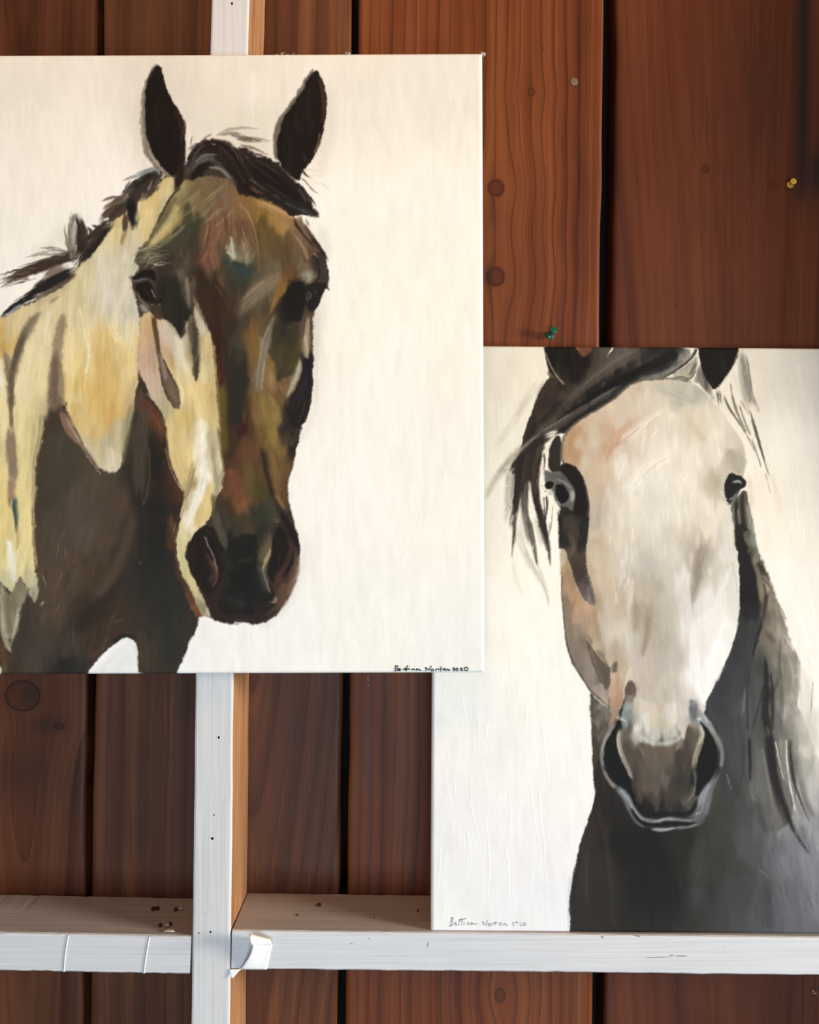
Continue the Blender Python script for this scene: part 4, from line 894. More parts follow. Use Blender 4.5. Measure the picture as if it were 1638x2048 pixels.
    for q, c, o in (('120,0,24 108,100,18 96,230,10 98,270,5', '6a5a4a', .8), ('105,-40,30 120,60,20 110,160,12', '4a4038', .7), ('230,-40,40 255,80,40 280,220,34 300,320,12', '5a554c', .85), ('240,20,24 275,160,24 295,290,12', '7d776b', .6), ('330,-60,60 360,80,50 390,200,34 405,330,8', '34302c', .85), ('310,0,20 350,120,26 385,230,16', '8f8a7e', .6), ('140,20,50 180,200,60 260,360,40 330,480,16', 'd3cec2', .7), ('200,200,30 280,360,36 370,520,24 400,680,8', 'b9b4a8', .6), ('300,320,20 350,440,24 390,600,10', 'cbc6ba', .6), ('100,280,16 120,420,30 180,560,20', 'dcd6ca', .5), ('280,260,16 300,320,12', '5f5648', .7), ('405,-30,10 395,60,12 375,110,6', '3a3630', .7)):
        S(c, q, op=o, soft=2, dry=.35)
    S('f3efe4', '420,-60,40 440,200,60 440,500,60', op=.8, soft=6, dry=.1)
    T(970, 680)
    F('372d28', '420,800 490,765 470,850 445,950 430,1060 410,1150 430,1290 470,1430 492,1560 465,1560 420,1420 385,1290 350,1150 330,1300 300,1180 270,1330 225,1430 238,1200 250,1060 195,1075 260,950 330,880', soft=3, rough=3, tex=.25, op=.85, ang=95)
    S('5a4a42', '440,840,24 400,960,34 385,1100,30 400,1250,20', op=.6, dry=.35)
    S('e9e2d2', '355,1120,18 360,1250,26 385,1390,20', op=.8, soft=3, dry=.2)
    S('6f6a60', '330,1140,20 315,1280,30 335,1430,20', op=.7, dry=.3)
    # pale slit and the dark flap beside the eye
    S('e6decb', '530,820,12 490,890,20 468,970,20 460,1060,18', op=.85, soft=3, dry=.15)
    S('35302c', '470,900,16 480,980,14 470,1040,10', op=.7, dry=.35)
    F('35322e', '575,755 610,790 618,900 612,980 590,1050 540,1060 500,1030 505,940 520,860', soft=2, rough=1.5, tex=.15)
    S('1f1c1b', '570,760,8 530,850,9 510,930,8', op=.9)
    S('26221f', '630,720,40 660,700,24 720,650,14', op=.6, soft=3)
    S('75695b', '1640,330 1400,312 1200,342 1120,392 1060,462 920,552 760,642 680,712 632,790 612,900 622,972 700,1002 770,1062 802,1150 822,1250 832,1350 822,1450', w=34, op=.95, soft=3, dry=0)
    # ---------------- white face
    F('', '1640,330 1400,312 1200,342 1120,392 1060,462 920,552 760,642 680,712 632,790 612,900 622,972 700,1002 770,1062 802,1150 822,1250 832,1350 822,1450 805,1640 790,1700 780,1760 810,1880 830,2000 850,2120 862,2130 880,2250 860,2400 850,2520 900,2590 960,2680 1000,2900 1040,3060 1600,3060 1800,2960 1900,2600 2000,2300 2050,1900 2040,1500 2000,1250 2080,1040 2092,950 2070,840 1980,700 1890,560 1800,480 1740,400', sm=1, rough=1.3, tex=.05, gp=2.2,
      grad='1500,340,c2bca9 1400,340,c6bba6 1300,370,cdc2ab 1220,400,c9b79c 1120,470,d2c3aa 1560,420,b9b7a6 1640,460,bfbcac 1700,430,b4b1a3 1500,480,c6c0b0 1300,480,d6cbb8 1200,560,d4c5b0 1050,560,d3c2a9 950,640,cdb99d 1080,660,d6c4ae 1200,660,d2b89d 820,680,ccb495 760,720,c0a282 700,780,bd966c 660,860,bb9268 700,940,bb9470 760,860,c9b094 850,800,d0bea6 900,900,c9b49c 1000,800,c7a588 1050,740,c99f80 960,880,c29c7e 1100,860,d8c6b2 1250,760,dccdb8 1400,640,ddd2c0 1350,800,e4dccc 1500,600,e0d6c5 1500,900,e6dfd0 1650,600,d6cab2 1700,700,d9cbb4 1800,620,d8d0bd 1850,760,ddd6c5 1700,900,e2dbcc 1950,800,d2cbba 1980,950,bcb4a2 1850,950,dfd6c6 1900,1050,c9bfab 1830,1150,c3b7a1 800,1000,cfbfa6 860,1080,c9b296 900,1200,c6ae92 960,1050,d3bda6 870,1330,bfb09c 900,1420,b5aa9a 860,1550,ccbba0 900,1640,c3ae90 1000,1250,d9cebc 1100,1000,e1dacb 1200,1200,e3ddd0 1100,1400,dcd5c6 1050,1600,d5ccb8 1300,1450,d8d3c8 1400,1100,e7e1d4 1600,1100,e6dfd0 1500,1350,e0dacc 1700,1300,e0d7c6 1750,1500,dcd2be 1850,1400,e3dccd 1950,1500,dad4c8 900,1780,cdbba0 850,1900,c5ae90 950,1900,cbb69c 1050,1850,d0c5b4 1150,1750,cdc6ba 1150,1950,bcb3a4 1300,1800,c2bdb2 1350,2000,bdb2a2 1250,2050,c0b2a0 1200,2200,a89880 1270,2150,b3a692 1000,2100,c6b69e 900,2100,b59c80 1050,2300,cfc4b4 950,2350,c2b49f 1000,2500,b9a893 1150,2400,c4b9aa 1300,2350,b3a897 1450,2200,c3baab 1400,2450,b8aea2 1500,1700,d5cebf 1600,1900,dcd8d0 1680,1720,b5a898 1700,1850,b0a492 1760,1650,bdb0a2 1750,1800,c5bdb0 1850,1700,cfc8b8 1950,1700,d5d1c8 1950,1950,e2dfd9 1850,2100,e4e1dc 1700,2100,dcd8d2 1650,2300,dddad6 1800,2400,e9e8e6 1900,2250,e9e7e4 1500,2550,bdb4ab 1350,2650,bfb3a6 1200,2650,c5b9ab 1100,2700,c9bfb2 1250,2800,bfb0a0 1400,2850,cabfb2 1500,2750,c6bcb0 1200,2950,c9c0b4 1450,3000,d0cac0 1700,2700,eceae8')
    # forehead sweeps
    S('cfa888', '1200,620,30 1080,740,60 960,880,50 900,1020,40 950,1120,30', op=.6, soft=8, dry=.2)
    S('c39c7c', '1250,680,16 1120,780,36 1000,880,40', op=.6, soft=5, dry=.3)
    S('b9926a', '790,670,26 700,770,50 650,880,44 690,960,30', op=.65, soft=5, dry=.15)
    S('e9e0cf', '1400,560,40 1250,680,50 1100,800,50', op=.6, soft=6, dry=.25)
    S('f2ecdd', '1500,880,90 1300,1000,110 1150,1200,120', op=.5, soft=16, dry=.1)
    S('b3b2a4', '1360,390,40 1500,420,60 1640,480,60 1740,500,40', op=.6, soft=8, dry=.2)
    S('a7a597', '1480,500,14 1600,520,20', op=.5, dry=.3)
    S('c9b492', '1620,620,30 1680,720,50 1760,820,30', op=.5, soft=6, dry=.2)
    for i in range(46):
        x, y = r.uniform(1050, 1950), r.uniform(560, 2400); L = r.uniform(60, 240)
        dx = (1500 - x) * -.05 + r.uniform(-20, 20)
        S(['f6f1e6', 'd9d0c0', 'efe9dc', 'c9beac'][i % 4], '%d,%d,%d %d,%d,%d' % (x, y, r.uniform(14, 50), x + dx, y + L, r.uniform(8, 30)), op=.33, dry=.4, soft=3)
    for q in ('1340,620,4 1150,800,5', '1400,710,5 1330,770,4', '1110,980,5 1060,1140,5', '1190,1490,6 1170,1560,5', '1550,1050,5 1600,1140,5', '1280,720,4 1140,830,4', '1250,1330,5 1270,1420,5', '1860,860,5 1880,930,6', '1650,1210,5 1640,1270,5', '1150,1900,5 1110,2000,6', '1090,1750,5 1120,1900,5', '1000,1560,4 990,1640,4'):
        S('fcf8ee', q, op=.7, dry=.1, thick=1.)
    # hollow and hairs at the right ear
    T(1228, 680)
    S('5c564c', '470,290,20 540,240,40 620,180,40', op=.7, soft=4, dry=.2)
    F('a9a493', '460,290 520,240 600,180 655,120 665,190 640,290 610,320 560,300 500,305', soft=2.5, rough=2, tex=.15, op=.9)
    S('e0dac9', '470,270,8 560,215,10 640,140,16', op=.85, soft=2, dry=.1)
    S('38322c', '480,300,7 560,295,9 610,318,8 650,250,8', op=.85, soft=1.5)
    S('5d574d', '600,290,20 640,220,30 660,170,20', op=.7, soft=3)
    S('2a2828', '660,60,24 640,120,20 560,200,10 440,280,8 380,310,6', op=.85, soft=2)
    S('8d897d', '560,90,40 520,160,30 440,240,24', op=.5, soft=4, dry=.3)
    F('7c756d', '690,180 720,240 760,330 790,400 770,440 720,400 680,340 640,330 660,260', soft=4, rough=2, tex=.15, op=.9)
    S('4a4543', '710,250,20 735,330,24 740,400,20', op=.7, soft=3, dry=.15)
    F('1d1816', '668,45 680,130 700,220 730,300 760,360 800,400 850,355 900,280 950,215 980,150 998,70 1000,45', soft=1.6, rough=1.2, tex=.2, sm=1)
    S('38302c', '770,330,30 800,380,24', op=.6, soft=3)
    S('b7a994', '990,90,6 950,220,8 880,320,8 830,370,8', op=.8, dry=.15)
    S('77705f', '830,400,30 840,470,40 850,530,30', op=.7, soft=3, dry=.35)
    S('4c493f', '820,420,8 840,480,8', op=.7, dry=.3); S('55524a', '855,420,7 850,490,7', op=.6, dry=.3)
    S('9a9484', '760,420,30 800,480,40', op=.6, soft=4, dry=.2)
    # grey lock right of the ear
    S('b3ab9b', '1020,90,50 1040,260,90 1060,400,90 1080,540,60', op=.85, soft=4, dry=.2)
    S('8a8273', '1020,110,24 1050,280,50 1080,420,50 1100,520,24', op=.75, soft=3, dry=.35)
    S('756d60', '1060,130,10 1090,320,16 1110,460,12', op=.7, dry=.35)
    S('a59c8b', '1100,420,24 1130,520,24 1165,580,8', op=.85, soft=2, dry=.25)
    S('d9d0bd', '960,260,30 1000,420,30', op=.5, soft=4, dry=.2)
    for q, c in (('880,450,14 920,550,20 980,630,18 1060,760,8', '6b6353'), ('940,440,14 960,520,18 1000,620,18 1060,740,10', '7a7263'), ('930,340,8 945,450,10 990,580,12', '8f8676'), ('1000,520,12 1040,640,22 1090,760,14', '8d8474'), ('1010,480,8 1080,600,10', 'a39a88'), ('1080,560,8 1110,640,18 1150,790,24 1190,920,16 1240,1090,8', '6e6758'), ('1100,640,14 1140,760,14 1200,970,10', '5b5447'), ('1100,790,8 1140,900,12 1175,1020,8', '7d7566'), ('1210,1060,8 1250,1230,5', 'a59b88'), ('1060,760,10 1130,900,5', '948b7a')):
        S(c, q, op=.85, dry=.25)
    S('e0d6c2', '1220,980,20 1280,1150,30 1340,1380,24', op=.6, soft=6, dry=.2)
    # right brow, right eye
    F('b3ab9a', '900,880 950,870 990,930 1040,920 1060,960 1030,1060 980,1080 930,1020 920,950', soft=4, rough=3, tex=.1, op=.85)
    S('b9ad98', '820,1060,40 820,1120,60 830,1200,30', op=.7, soft=6, dry=.15)
    S('d9c9b0', '1080,1080,30 1090,1200,50 1100,1350,40', op=.6, soft=6)
    F('232224', '945,1055 975,1080 1030,1090 1055,1140 1058,1170 1010,1190 985,1250 950,1290 920,1310 890,1270 885,1200 890,1130 915,1080', soft=1.6, rough=1.2, tex=.2)
    S('9fa4a8', '950,1135,20 1000,1125,26 1020,1150,12', op=.9, soft=1.8, dry=.05)
    S('232326', '985,1105,8 1030,1110,8 1050,1150,8', op=.9)
    S('8c9092', '915,1280,14 960,1260,20 1005,1205,12', op=.9, soft=1.8, dry=.05)
    S('46484a', '1000,1190,30 960,1240,26', op=.5, soft=3)
    S('c4c6c4', '892,1262,9 905,1280,8', op=.9)
    S('3a3834', '905,1310,14 930,1310,16 960,1290,10', op=.8, soft=2, dry=.2)
    F('5e594f', '930,1320 1000,1230 1040,1190 1065,1230 1080,1330 1110,1450 1120,1560 1130,1680 1080,1680 960,1680 960,1500 950,1400', soft=2, rough=1.5, tex=.15)
    S('a7a79c', '1060,1300,30 1090,1450,40 1110,1600,44', op=.7, soft=4, dry=.15)
    S('8a948c', '1090,1560,20 1105,1640,30', op=.6, soft=4)
    S('262523', '980,1280,20 975,1420,24 985,1550,30 1000,1680,40', op=.9, soft=2, dry=.1)
    S('2e2c28', '1030,1220,24 1020,1350,34 1040,1500,34 1060,1640,40', op=.85, soft=2.5, dry=.15)
    S('77726a', '1000,1330,16 1005,1450,18 1015,1560,14', op=.7, soft=2, dry=.25)
    S('8f8d86', '950,1330,12 960,1420,10 965,1560,8', op=.7, dry=.2)
    S('e6e0d2', '990,1350,5 985,1480,5', op=.6, dry=.3)
    # ---------------- left eye
    T(970, 680)
    F('2a2624', '600,985 700,1000 770,1065 815,1250 830,1390 700,1410 592,1345 562,1280 560,1120', soft=3, rough=1.5, tex=.15)
    F('66655f', '470,1030 540,1060 600,1040 640,1080 690,1150 730,1220 720,1300 700,1370 640,1330 590,1330 560,1280 540,1200 500,1190 470,1100', soft=2.5, rough=1.5, tex=.12, op=.95)
    S('5c5a55', '500,1080,40 560,1090,40 620,1130,26', op=.6, soft=4)
    F('231e1c', '612,990 660,980 720,1010 765,1070 795,1150 815,1250 820,1350 800,1450 740,1420 700,1380 720,1300 735,1220 700,1160 650,1090 605,1040', soft=2, rough=1.3, tex=.18)
    S('2c2a2c', '780,1110,20 812,1230,26 826,1350,24 815,1450,20', op=.7, soft=3)
    F('16161a', '555,1165 590,1150 640,1170 670,1215 675,1260 640,1305 600,1300 570,1255', soft=1.6, rough=1, tex=.2)
    F('151517', '470,1150 510,1130 550,1140 545,1165 520,1190 490,1195', soft=1.5, rough=1, tex=.2)
    S('c2c4c2', '500,1210,40 530,1220,40 545,1235,20', op=.9, soft=2.5)
    S('a9adab', '690,1195,22 705,1230,34 690,1300,22', op=.9, soft=2, dry=.05)
    S('8f9492', '575,1110,14 640,1140,18 690,1190,14', op=.8, soft=2, dry=.1)
    S('9a9d9a', '575,1290,24 600,1325,14', op=.85, soft=2)
    S('5f625f', '660,1310,40 700,1340,40', op=.7, soft=4)
    for q in ('470,1170,6 452,1160,3', '480,1185,6 460,1190,3', '490,1195,6 470,1225,3'): S('1d1b1b', q, op=.9, dry=0)
    S('f4efe2', '460,1090,10 470,1170,12 480,1300,20 500,1400,24', op=.8, soft=2.5, dry=.15)
    S('2b2724', '490,1240,20 500,1330,18 480,1430,14 470,1560,16', op=.8, dry=.45)
    S('2c2825', '470,1250,10 475,1380,10 480,1500,12', op=.7, dry=.4)
    S('e9e3d4', '550,1270,14 570,1400,24 580,1540,26 590,1638,20', op=.85, soft=3, dry=.1)
    S('544b40', '540,1320,6 535,1480,7 500,1600,6', op=.7, dry=.5)
    F('', '590,1335 650,1345 700,1385 760,1420 825,1400 822,1480 806,1640 795,1700 600,1700 590,1560', soft=3, rough=2, tex=.15, sm=1, grad='640,1400,3a322c 700,1440,4a3e34 780,1450,2c2826 640,1520,5a4e42 720,1560,55493e 790,1560,2e2c2a 620,1640,403830 700,1640,52473c')
    S('75685a', '650,1500,30 640,1600,40 660,1690,30', op=.5, soft=4, dry=.3)
    S('23201e', '600,1360,40 690,1400,50 760,1440,40', op=.6, soft=4)
    # dark strap from the eye down the cheek
    T(1000, 1050)
    F('', '462,-110 480,-60 560,-90 620,-60 720,-60 700,20 690,120 680,220 695,330 720,430 750,540 768,650 700,630 640,560 600,460 570,380 540,280 520,190 480,180 472,60', soft=2.5, rough=1.8, tex=.15, sm=1,
      grad='500,-40,33302c 560,-20,4a4036 620,20,4f463e 600,100,52473c 500,100,2f2d2a 680,0,262626 660,120,2e2a28 560,180,6c5a48 640,200,463a32 660,280,54473d 640,380,4c3c34 700,450,5a4c46 660,500,6a5c55 730,560,6f6862 740,620,857d74')
    S('25272a', '700,-80,24 690,60,34 670,180,24', op=.75, soft=3, dry=.1)
    S('221f1d', '480,-80,20 485,40,20 490,160,14', op=.8, soft=3)
    S('76685a', '540,60,30 580,140,40 600,240,30', op=.5, soft=5, dry=.25)
    S('8a8680', '700,400,8 735,500,12 765,620,12', op=.6, dry=.2)
    # cheek on the left with tan and grey
    F('', '475,190 520,190 545,290 580,400 620,500 660,600 770,660 790,760 810,900 850,1090 880,1150 870,1420 862,1462 790,1395 712,1330 642,1200 562,1080 527,950 507,800 497,600 484,400', soft=2, rough=1.3, tex=.1, sm=1, gp=2.4,
      grad='500,250,c3b294 510,350,b2976f 540,420,a88a66 530,520,b08e6e 580,560,b89470 520,640,8a7562 560,680,8e7a66 640,650,c29a74 720,690,c6a080 660,760,b89a7c 580,780,8d7a68 540,850,8a7a6a 620,880,958675 720,850,b89e82 760,950,c2ac8e 690,960,857460 600,1000,8c7f72 660,1100,8a7e72 740,1150,97887a 780,1050,8f806e 620,1120,85796c 720,1250,8f8376 800,1300,a19284 830,1180,75695e 800,1380,a8998a')
    F('675a4c', '682,900 730,960 780,1040 830,1100 865,1130 885,1150 880,1280 860,1330 820,1290 780,1200 740,1110 700,1000', soft=2, rough=2, tex=.15, op=.9)
    S('8d8072', '720,980,10 760,1100,14 820,1250,12', op=.6, dry=.3)
    S('c7b9a0', '690,900,5 790,1050,6 850,1110,5', op=.6, dry=.3)
    S('57493c', '500,400,6 490,520,10 505,680,10 515,820,12 535,960,12 570,1080,12', op=.75, dry=.4)
    S('5c5046', '530,950,10 580,1100,14 650,1210,14 720,1320,14 800,1390,12 860,1450,10', op=.85, dry=.3)
    F('b7a283', '900,1000 925,985 935,1060 980,1050 1020,1100 1010,1180 960,1300 930,1320 900,1250 920,1180 890,1120', soft=4, rough=2, tex=.12, op=.8)
    F('6d5f4e', '905,1100 930,1090 938,1170 910,1190 890,1180', soft=3, rough=2, tex=.15, op=.85)
    F('', '890,1180 960,1170 1040,1140 1030,1230 990,1330 975,1430 940,1530 880,1640 862,1640 885,1500 872,1400 880,1300', soft=3, rough=2, tex=.12, grad='940,1220,bfa488 920,1290,bd977a 900,1360,b08c70 940,1400,b59070 920,1480,a88c76 890,1600,957c6a 1000,1200,cdbaa2')
    S('e2d6c2', '1050,1130,10 1010,1230,12 980,1340,8', op=.8, dry=.15)
    F('62564d', '1040,1240 1075,1270 1095,1320 1080,1400 1050,1460 1020,1500 960,1530 940,1510 985,1440 1000,1350 1010,1280', soft=3, rough=2, tex=.18, op=.95)
    S('86695a', '1060,1290,30 1070,1360,30 1050,1430,26', op=.6, soft=4, dry=.2)
    S('222021', '1000,1380,8 980,1450,14 950,1510,14', op=.9, soft=2)
    # corner of the jaw below the cheek
    F('', '715,1330 750,1370 800,1400 860,1460 885,1450 880,1560 830,1640 760,1700 730,1640 722,1500', soft=2.5, rough=2, tex=.15, grad='740,1380,55544c 760,1480,5c574c 800,1440,8f8a7c 830,1500,857e72 780,1560,7a7162 740,1600,4a443c 850,1560,5c5249')
    S('d6cfbf', '745,1365,10 800,1410,12 862,1460,8', op=.75, dry=.2)
    # shading down the nose
    S('a69882', '1200,620,40 1180,760,70 1170,900,60 1130,1040,30', op=.65, soft=6, dry=.2)
    S('8f8069', '1180,720,40 1185,850,44 1160,960,26 1135,1060,16', op=.55, soft=5, dry=.25)
    S('b3a795', '1280,600,120 1270,850,160 1260,1050,140', op=.45, soft=16, dry=.1)
    S('bcb0a2', '1330,700,60 1320,900,90', op=.35, soft=12)
    S('a9a196', '1250,420,60 1290,560,70', op=.4, soft=10, dry=.2)
    S('8f8375', '1610,160,30 1580,340,70 1550,480,60 1545,640,30', op=.55, soft=8, dry=.2)
    S('cfc3b0', '830,500,60 860,750,70 880,950,50', op=.45, soft=10, dry=.2)
    S('dcd3c4', '1030,420,40 1030,700,60 1020,950,50 1060,1080,30', op=.6, soft=8, dry=.2)
    S('c0b3a2', '1150,1150,60 1200,1350,80 1180,1600,80', op=.4, soft=10, dry=.2)
    S('b29f8b', '1310,1280,50 1330,1450,60 1280,1600,60', op=.45, soft=8, dry=.25)
    for q in ('1060,50,5 1030,400,4', '1080,180,6 1040,320,6', '980,400,6 950,500,5', '900,430,4 940,620,4', '430,1040,6 425,1200,8', '560,1380,7 580,1620,5', '100,1450,5 160,1638,6', '960,1260,6 960,1310,5', '1550,900,7 1545,1100,6'):
        S('f4efe4', q, op=.4, dry=.2, thick=1.)
    # ---------------- white jaw on the right
    T(1228, 1050)
    F('', '960,300 985,420 1000,600 1005,720 985,830 945,955 888,1112 830,1240 770,1340 735,1420 720,1440 680,1380 640,1280 600,1140 600,950 620,800 700,700 800,640 880,500', soft=3, rough=1.5, tex=.04, sm=1, grad='950,400,d6d4ca 960,650,dad8d0 850,700,e2dfd9 750,800,e4e1dc 900,850,e9e7e3 850,1000,eceae8 700,950,e2dfdc 650,1100,e6e4e2 750,1150,efeeed 800,1200,ebebea 720,1350,eeeeed')
    S('fbfaf7', '880,780,10 800,1000,22 760,1150,26', op=.7, soft=3, dry=.25, thick=.6)
    S('f5f4f2', '640,1130,10 660,1260,14 720,1400,10', op=.8, dry=.15, thick=.6)
    S('a09f9c', '940,300,10 975,420,8 985,560,8', op=.4, dry=.3)
    S('9fa0a0', '800,1270,12 850,1200,16 900,1100,8', op=.7, soft=3, dry=.2)
    S('8a8278', '630,480,14 625,600,14 630,720,6', op=.45, dry=.3)
    S('9c8f7f', '740,150,60 700,300,70 660,460,50 640,600,24', op=.6, soft=8, dry=.2)
    S('a89d8d', '800,160,60 770,260,70 720,380,50', op=.45, soft=10, dry=.2)
    S('c9c5b8', '840,300,60 800,450,70', op=.5, soft=10)
    # ---------------- black strip and mane on the right
    F('', '965,0 1040,-20 1080,60 1110,200 1140,400 1155,560 1165,700 1190,760 1180,860 1140,980 1110,1100 1060,1250 1050,1450 1060,1800 1000,2250 860,2150 770,1700 735,1480 740,1400 800,1290 855,1200 905,1090 950,960 995,830 1012,700 1008,550 998,350 985,180 968,80', soft=1.8, rough=1.3, tex=.14, sm=1,
      grad='1000,60,2f2d2a 1030,200,222222 1060,400,232324 1080,550,1f1f20 1080,700,2a2b2c 1060,850,3a3c3e 1120,800,404244 1000,1000,3d4042 1080,1000,404346 950,1150,3e4145 1020,1200,45484b 880,1300,3d4044 980,1350,45484b 820,1450,414448 950,1550,45484a 1030,1500,5a5c5e')
    F('', '1030,60 1080,40 1130,60 1150,200 1190,300 1240,400 1290,560 1310,640 1370,760 1400,900 1450,1020 1490,1130 1495,1250 1470,1380 1450,1500 1480,1800 1440,2350 1250,2500 1080,2200 1050,1800 1050,1400 1080,1200 1130,1020 1170,880 1200,720 1170,600 1150,480 1110,300 1060,180', soft=3, rough=2, tex=.12, sm=1, gp=2.4,
      grad='1060,80,5a554a 1110,100,8a8f86 1080,200,5c5548 1130,250,857e70 1180,350,4f483c 1150,380,7a7060 1180,480,827866 1250,520,9a8f7c 1220,600,6a6354 1270,650,8f8674 1230,750,6e685e 1280,800,857c6e 1250,880,6c6052 1330,850,9a9182 1380,950,aaa193 1300,1000,7a7266 1350,1100,848072 1430,1150,93907f 1400,1250,8a887a 1300,1200,6c6a62 1200,1150,48494a 1150,1150,4a4c4e 1160,1350,505254 1100,1500,55585a 1250,1350,3a3a38 1330,1350,75746c 1420,1350,9a988c 1380,1500,9c9a92 1300,1550,6c6b66 1200,1550,4a4a4a')
    for q, c, o in (('1190,460,6 1215,540,10 1205,640,12 1180,780,12 1140,900,14 1110,1040,14', '1f1f1f', .85), ('1230,560,6 1215,700,8 1180,840,8', '2a2926', .7), ('1140,300,16 1190,360,26 1230,410,10', '3a3428', .8), ('1180,420,10 1260,500,12 1290,600,6', '4a4232', .6), ('1310,620,8 1350,700,12 1380,760,6', '6e6450', .7),
                    ('1205,1040,10 1215,1140,26 1220,1280,40 1200,1450,60 1230,1640,60', '232322', .8), ('1250,1180,10 1270,1350,30 1260,1640,30', '2b2a28', .7), ('1190,1280,8 1160,1450,16 1100,1640,10', '2b2c2c', .6), ('1080,1180,10 1060,1350,14 1070,1640,16', '2e3032', .7), ('1050,1300,20 1040,1450,26 1020,1520,12', '7a7c7c', .5),
                    ('1330,900,14 1320,1080,26 1330,1250,20', '5a5448', .6), ('1300,760,10 1330,900,20 1400,1080,20', 'a79e8f', .5), ('1340,1100,10 1350,1200,14', 'a5a192', .6), ('1240,860,40 1280,960,40', '5c5044', .5), ('1400,1050,20 1440,1200,30 1420,1400,30', 'b0ad9f', .5), ('1330,1260,30 1340,1450,34 1330,1640,34', '5e5e58', .5)):
        S(c, q, op=o, dry=.3, soft=2)
    S('9a8a74', '1590,1250,6 1580,1400,8 1570,1540,8 1585,1640,6', op=.8, dry=.2)
    F('cfc9be', '1450,1060 1540,1180 1580,1300 1570,1500 1560,1660 1440,1660 1470,1400', soft=8, rough=3, tex=.08, op=.6)
    for q in ('1520,820,8 1540,960,8', '1560,1030,10 1600,1110,10', '1590,880,10 1610,920,8', '1340,380,6 1400,600,5', '1360,880,6 1440,1010,7'):
        S('fbf7ee', q, op=.6, dry=.15, thick=1.)
    # ---------------- muzzle
    T(1100, 1400)
    F('', '620,-60 590,40 560,110 545,150 500,210 460,270 425,340 402,440 415,540 450,640 520,720 570,770 610,860 650,950 700,1000 780,1030 880,1050 1000,1040 1130,1025 1220,985 1270,900 1290,780 1330,640 1375,540 1390,440 1370,330 1300,210 1230,130 1190,60 1150,-20 1050,10 900,40 760,20', soft=5, rough=2.5, tex=.1, sm=1, gp=2.5,
      grad='640,-60,8a7a6c 700,-40,c9bcac 780,60,cfc4b4 860,0,c6b19c 920,60,cfc6b8 1000,100,d6cdc0 1080,40,c9c3b8 1150,20,7d8182 1180,80,9aa0a2 760,180,d2cdc0 880,200,c9bda8 1000,200,d6cdbd 1070,230,c6bfb2 700,240,c9c6ba 850,310,bcbfba 980,310,c0c2bc 750,330,a9a8a0 620,160,8a9292 590,80,98a0a4 580,200,76736c 640,260,6e675f 560,300,7c6f64 640,400,5c5048 720,400,5e5248 800,400,6c5a4c 900,400,70604f 1000,380,6e6152 1060,330,78695a 1120,290,5f5448 1050,430,4f463c 800,480,6a5e53 900,500,6a6054 980,560,585048 820,600,62574d 700,560,5a4e46 700,700,5b4e47 820,700,675a51 920,640,6b625a 1000,640,463f38 1080,580,4a443e 950,760,4a423b 1080,700,4f4a42 1130,760,5f5a52 850,800,524841 750,800,4f4640 900,870,302c29 1050,850,35312e 800,880,262424 700,860,222224 640,700,2a2a2c 1180,650,26272a 500,650,222224 1250,600,232427 1000,940,4a4b4e 620,820,4a4c52 1230,850,6a6c72')
    # nostrils
    F('141516', '540,155 575,175 560,250 530,300 535,380 570,480 620,570 645,640 650,720 700,820 690,860 640,770 600,700 530,670 480,620 445,540 428,440 440,350 480,290 505,220', soft=2, rough=1.3, tex=.2, sm=1)
    F('131415', '1190,165 1240,210 1290,270 1330,350 1345,450 1335,540 1290,620 1240,690 1200,760 1160,770 1165,700 1180,620 1170,560 1190,460 1215,360 1235,270 1215,220', soft=2, rough=1.3, tex=.2, sm=1)
    # pale lips of the nostrils
    S('a39b8c', '560,235,34 545,300,38 552,380,36 586,470,36 626,550,34 655,630,22', op=.9, soft=2, dry=.1)
    S('cfc9ba', '545,260,10 535,350,8 570,460,8', op=.7, dry=.2)
    S('a09782', '1190,200,28 1222,260,40 1200,340,46 1165,440,44 1145,540,34', op=.9, soft=2, dry=.1)
    S('d2ccbc', '1200,210,18 1230,270,16 1190,350,10', op=.8, soft=2, dry=.15)
    S('8f8f88', '1150,560,16 1165,650,14 1150,750,14 1100,810,16', op=.6, soft=3, dry=.2)
    S('9aa0a2', '570,120,30 600,170,40 610,220,26', op=.75, soft=4, dry=.15)
    S('c9cfd2', '560,150,14 600,165,16', op=.7, dry=.15)
    S('c6ccd0', '1175,150,20 1210,150,22', op=.9, soft=2, dry=.05)
    S('b9bbba', '1210,100,20 1260,170,26 1310,260,26', op=.8, soft=3, dry=.1)
    S('50555a', '1130,40,60 1150,110,60 1150,180,40', op=.6, soft=5, dry=.15)
    # outer rims
    S('8c8c8a', '520,190,30 460,270,30 425,340,24 408,440,20 420,540,22', op=.85, soft=2, dry=.12)
    S('a5a7a8', '470,260,10 430,340,10 412,420,8', op=.6, dry=.2)
    S('938a80', '420,540,22 460,630,26 530,710,40', op=.9, soft=2, dry=.1)
    S('80848a', '530,700,50 600,760,60 650,850,44 700,920,40 760,965,36 860,970,30 960,945,30 1050,965,30 1140,970,36', op=.9, soft=2.5, dry=.1)
    S('b4b9bf', '560,720,16 620,780,16 660,870,12 740,960,12', op=.6, dry=.25)
    S('a9adb0', '830,975,12 920,950,14 1000,955,10', op=.6, dry=.25)
    S('8a8b8d', '1260,170,22 1320,270,26 1365,360,28 1378,450,28 1365,540,24', op=.85, soft=2, dry=.12)
    S('717377', '1350,570,40 1290,680,60 1240,780,90 1220,880,100 1170,950,60', op=.9, soft=3, dry=.1)
    S('a5a8ae', '1280,660,40 1220,760,60 1200,850,50', op=.6, soft=4, dry=.25)
    S('c4c7cb', '1190,895,8 1160,920,8', op=.8)
    S('5a5b60', '1240,900,40 1200,970,36', op=.6, soft=3)
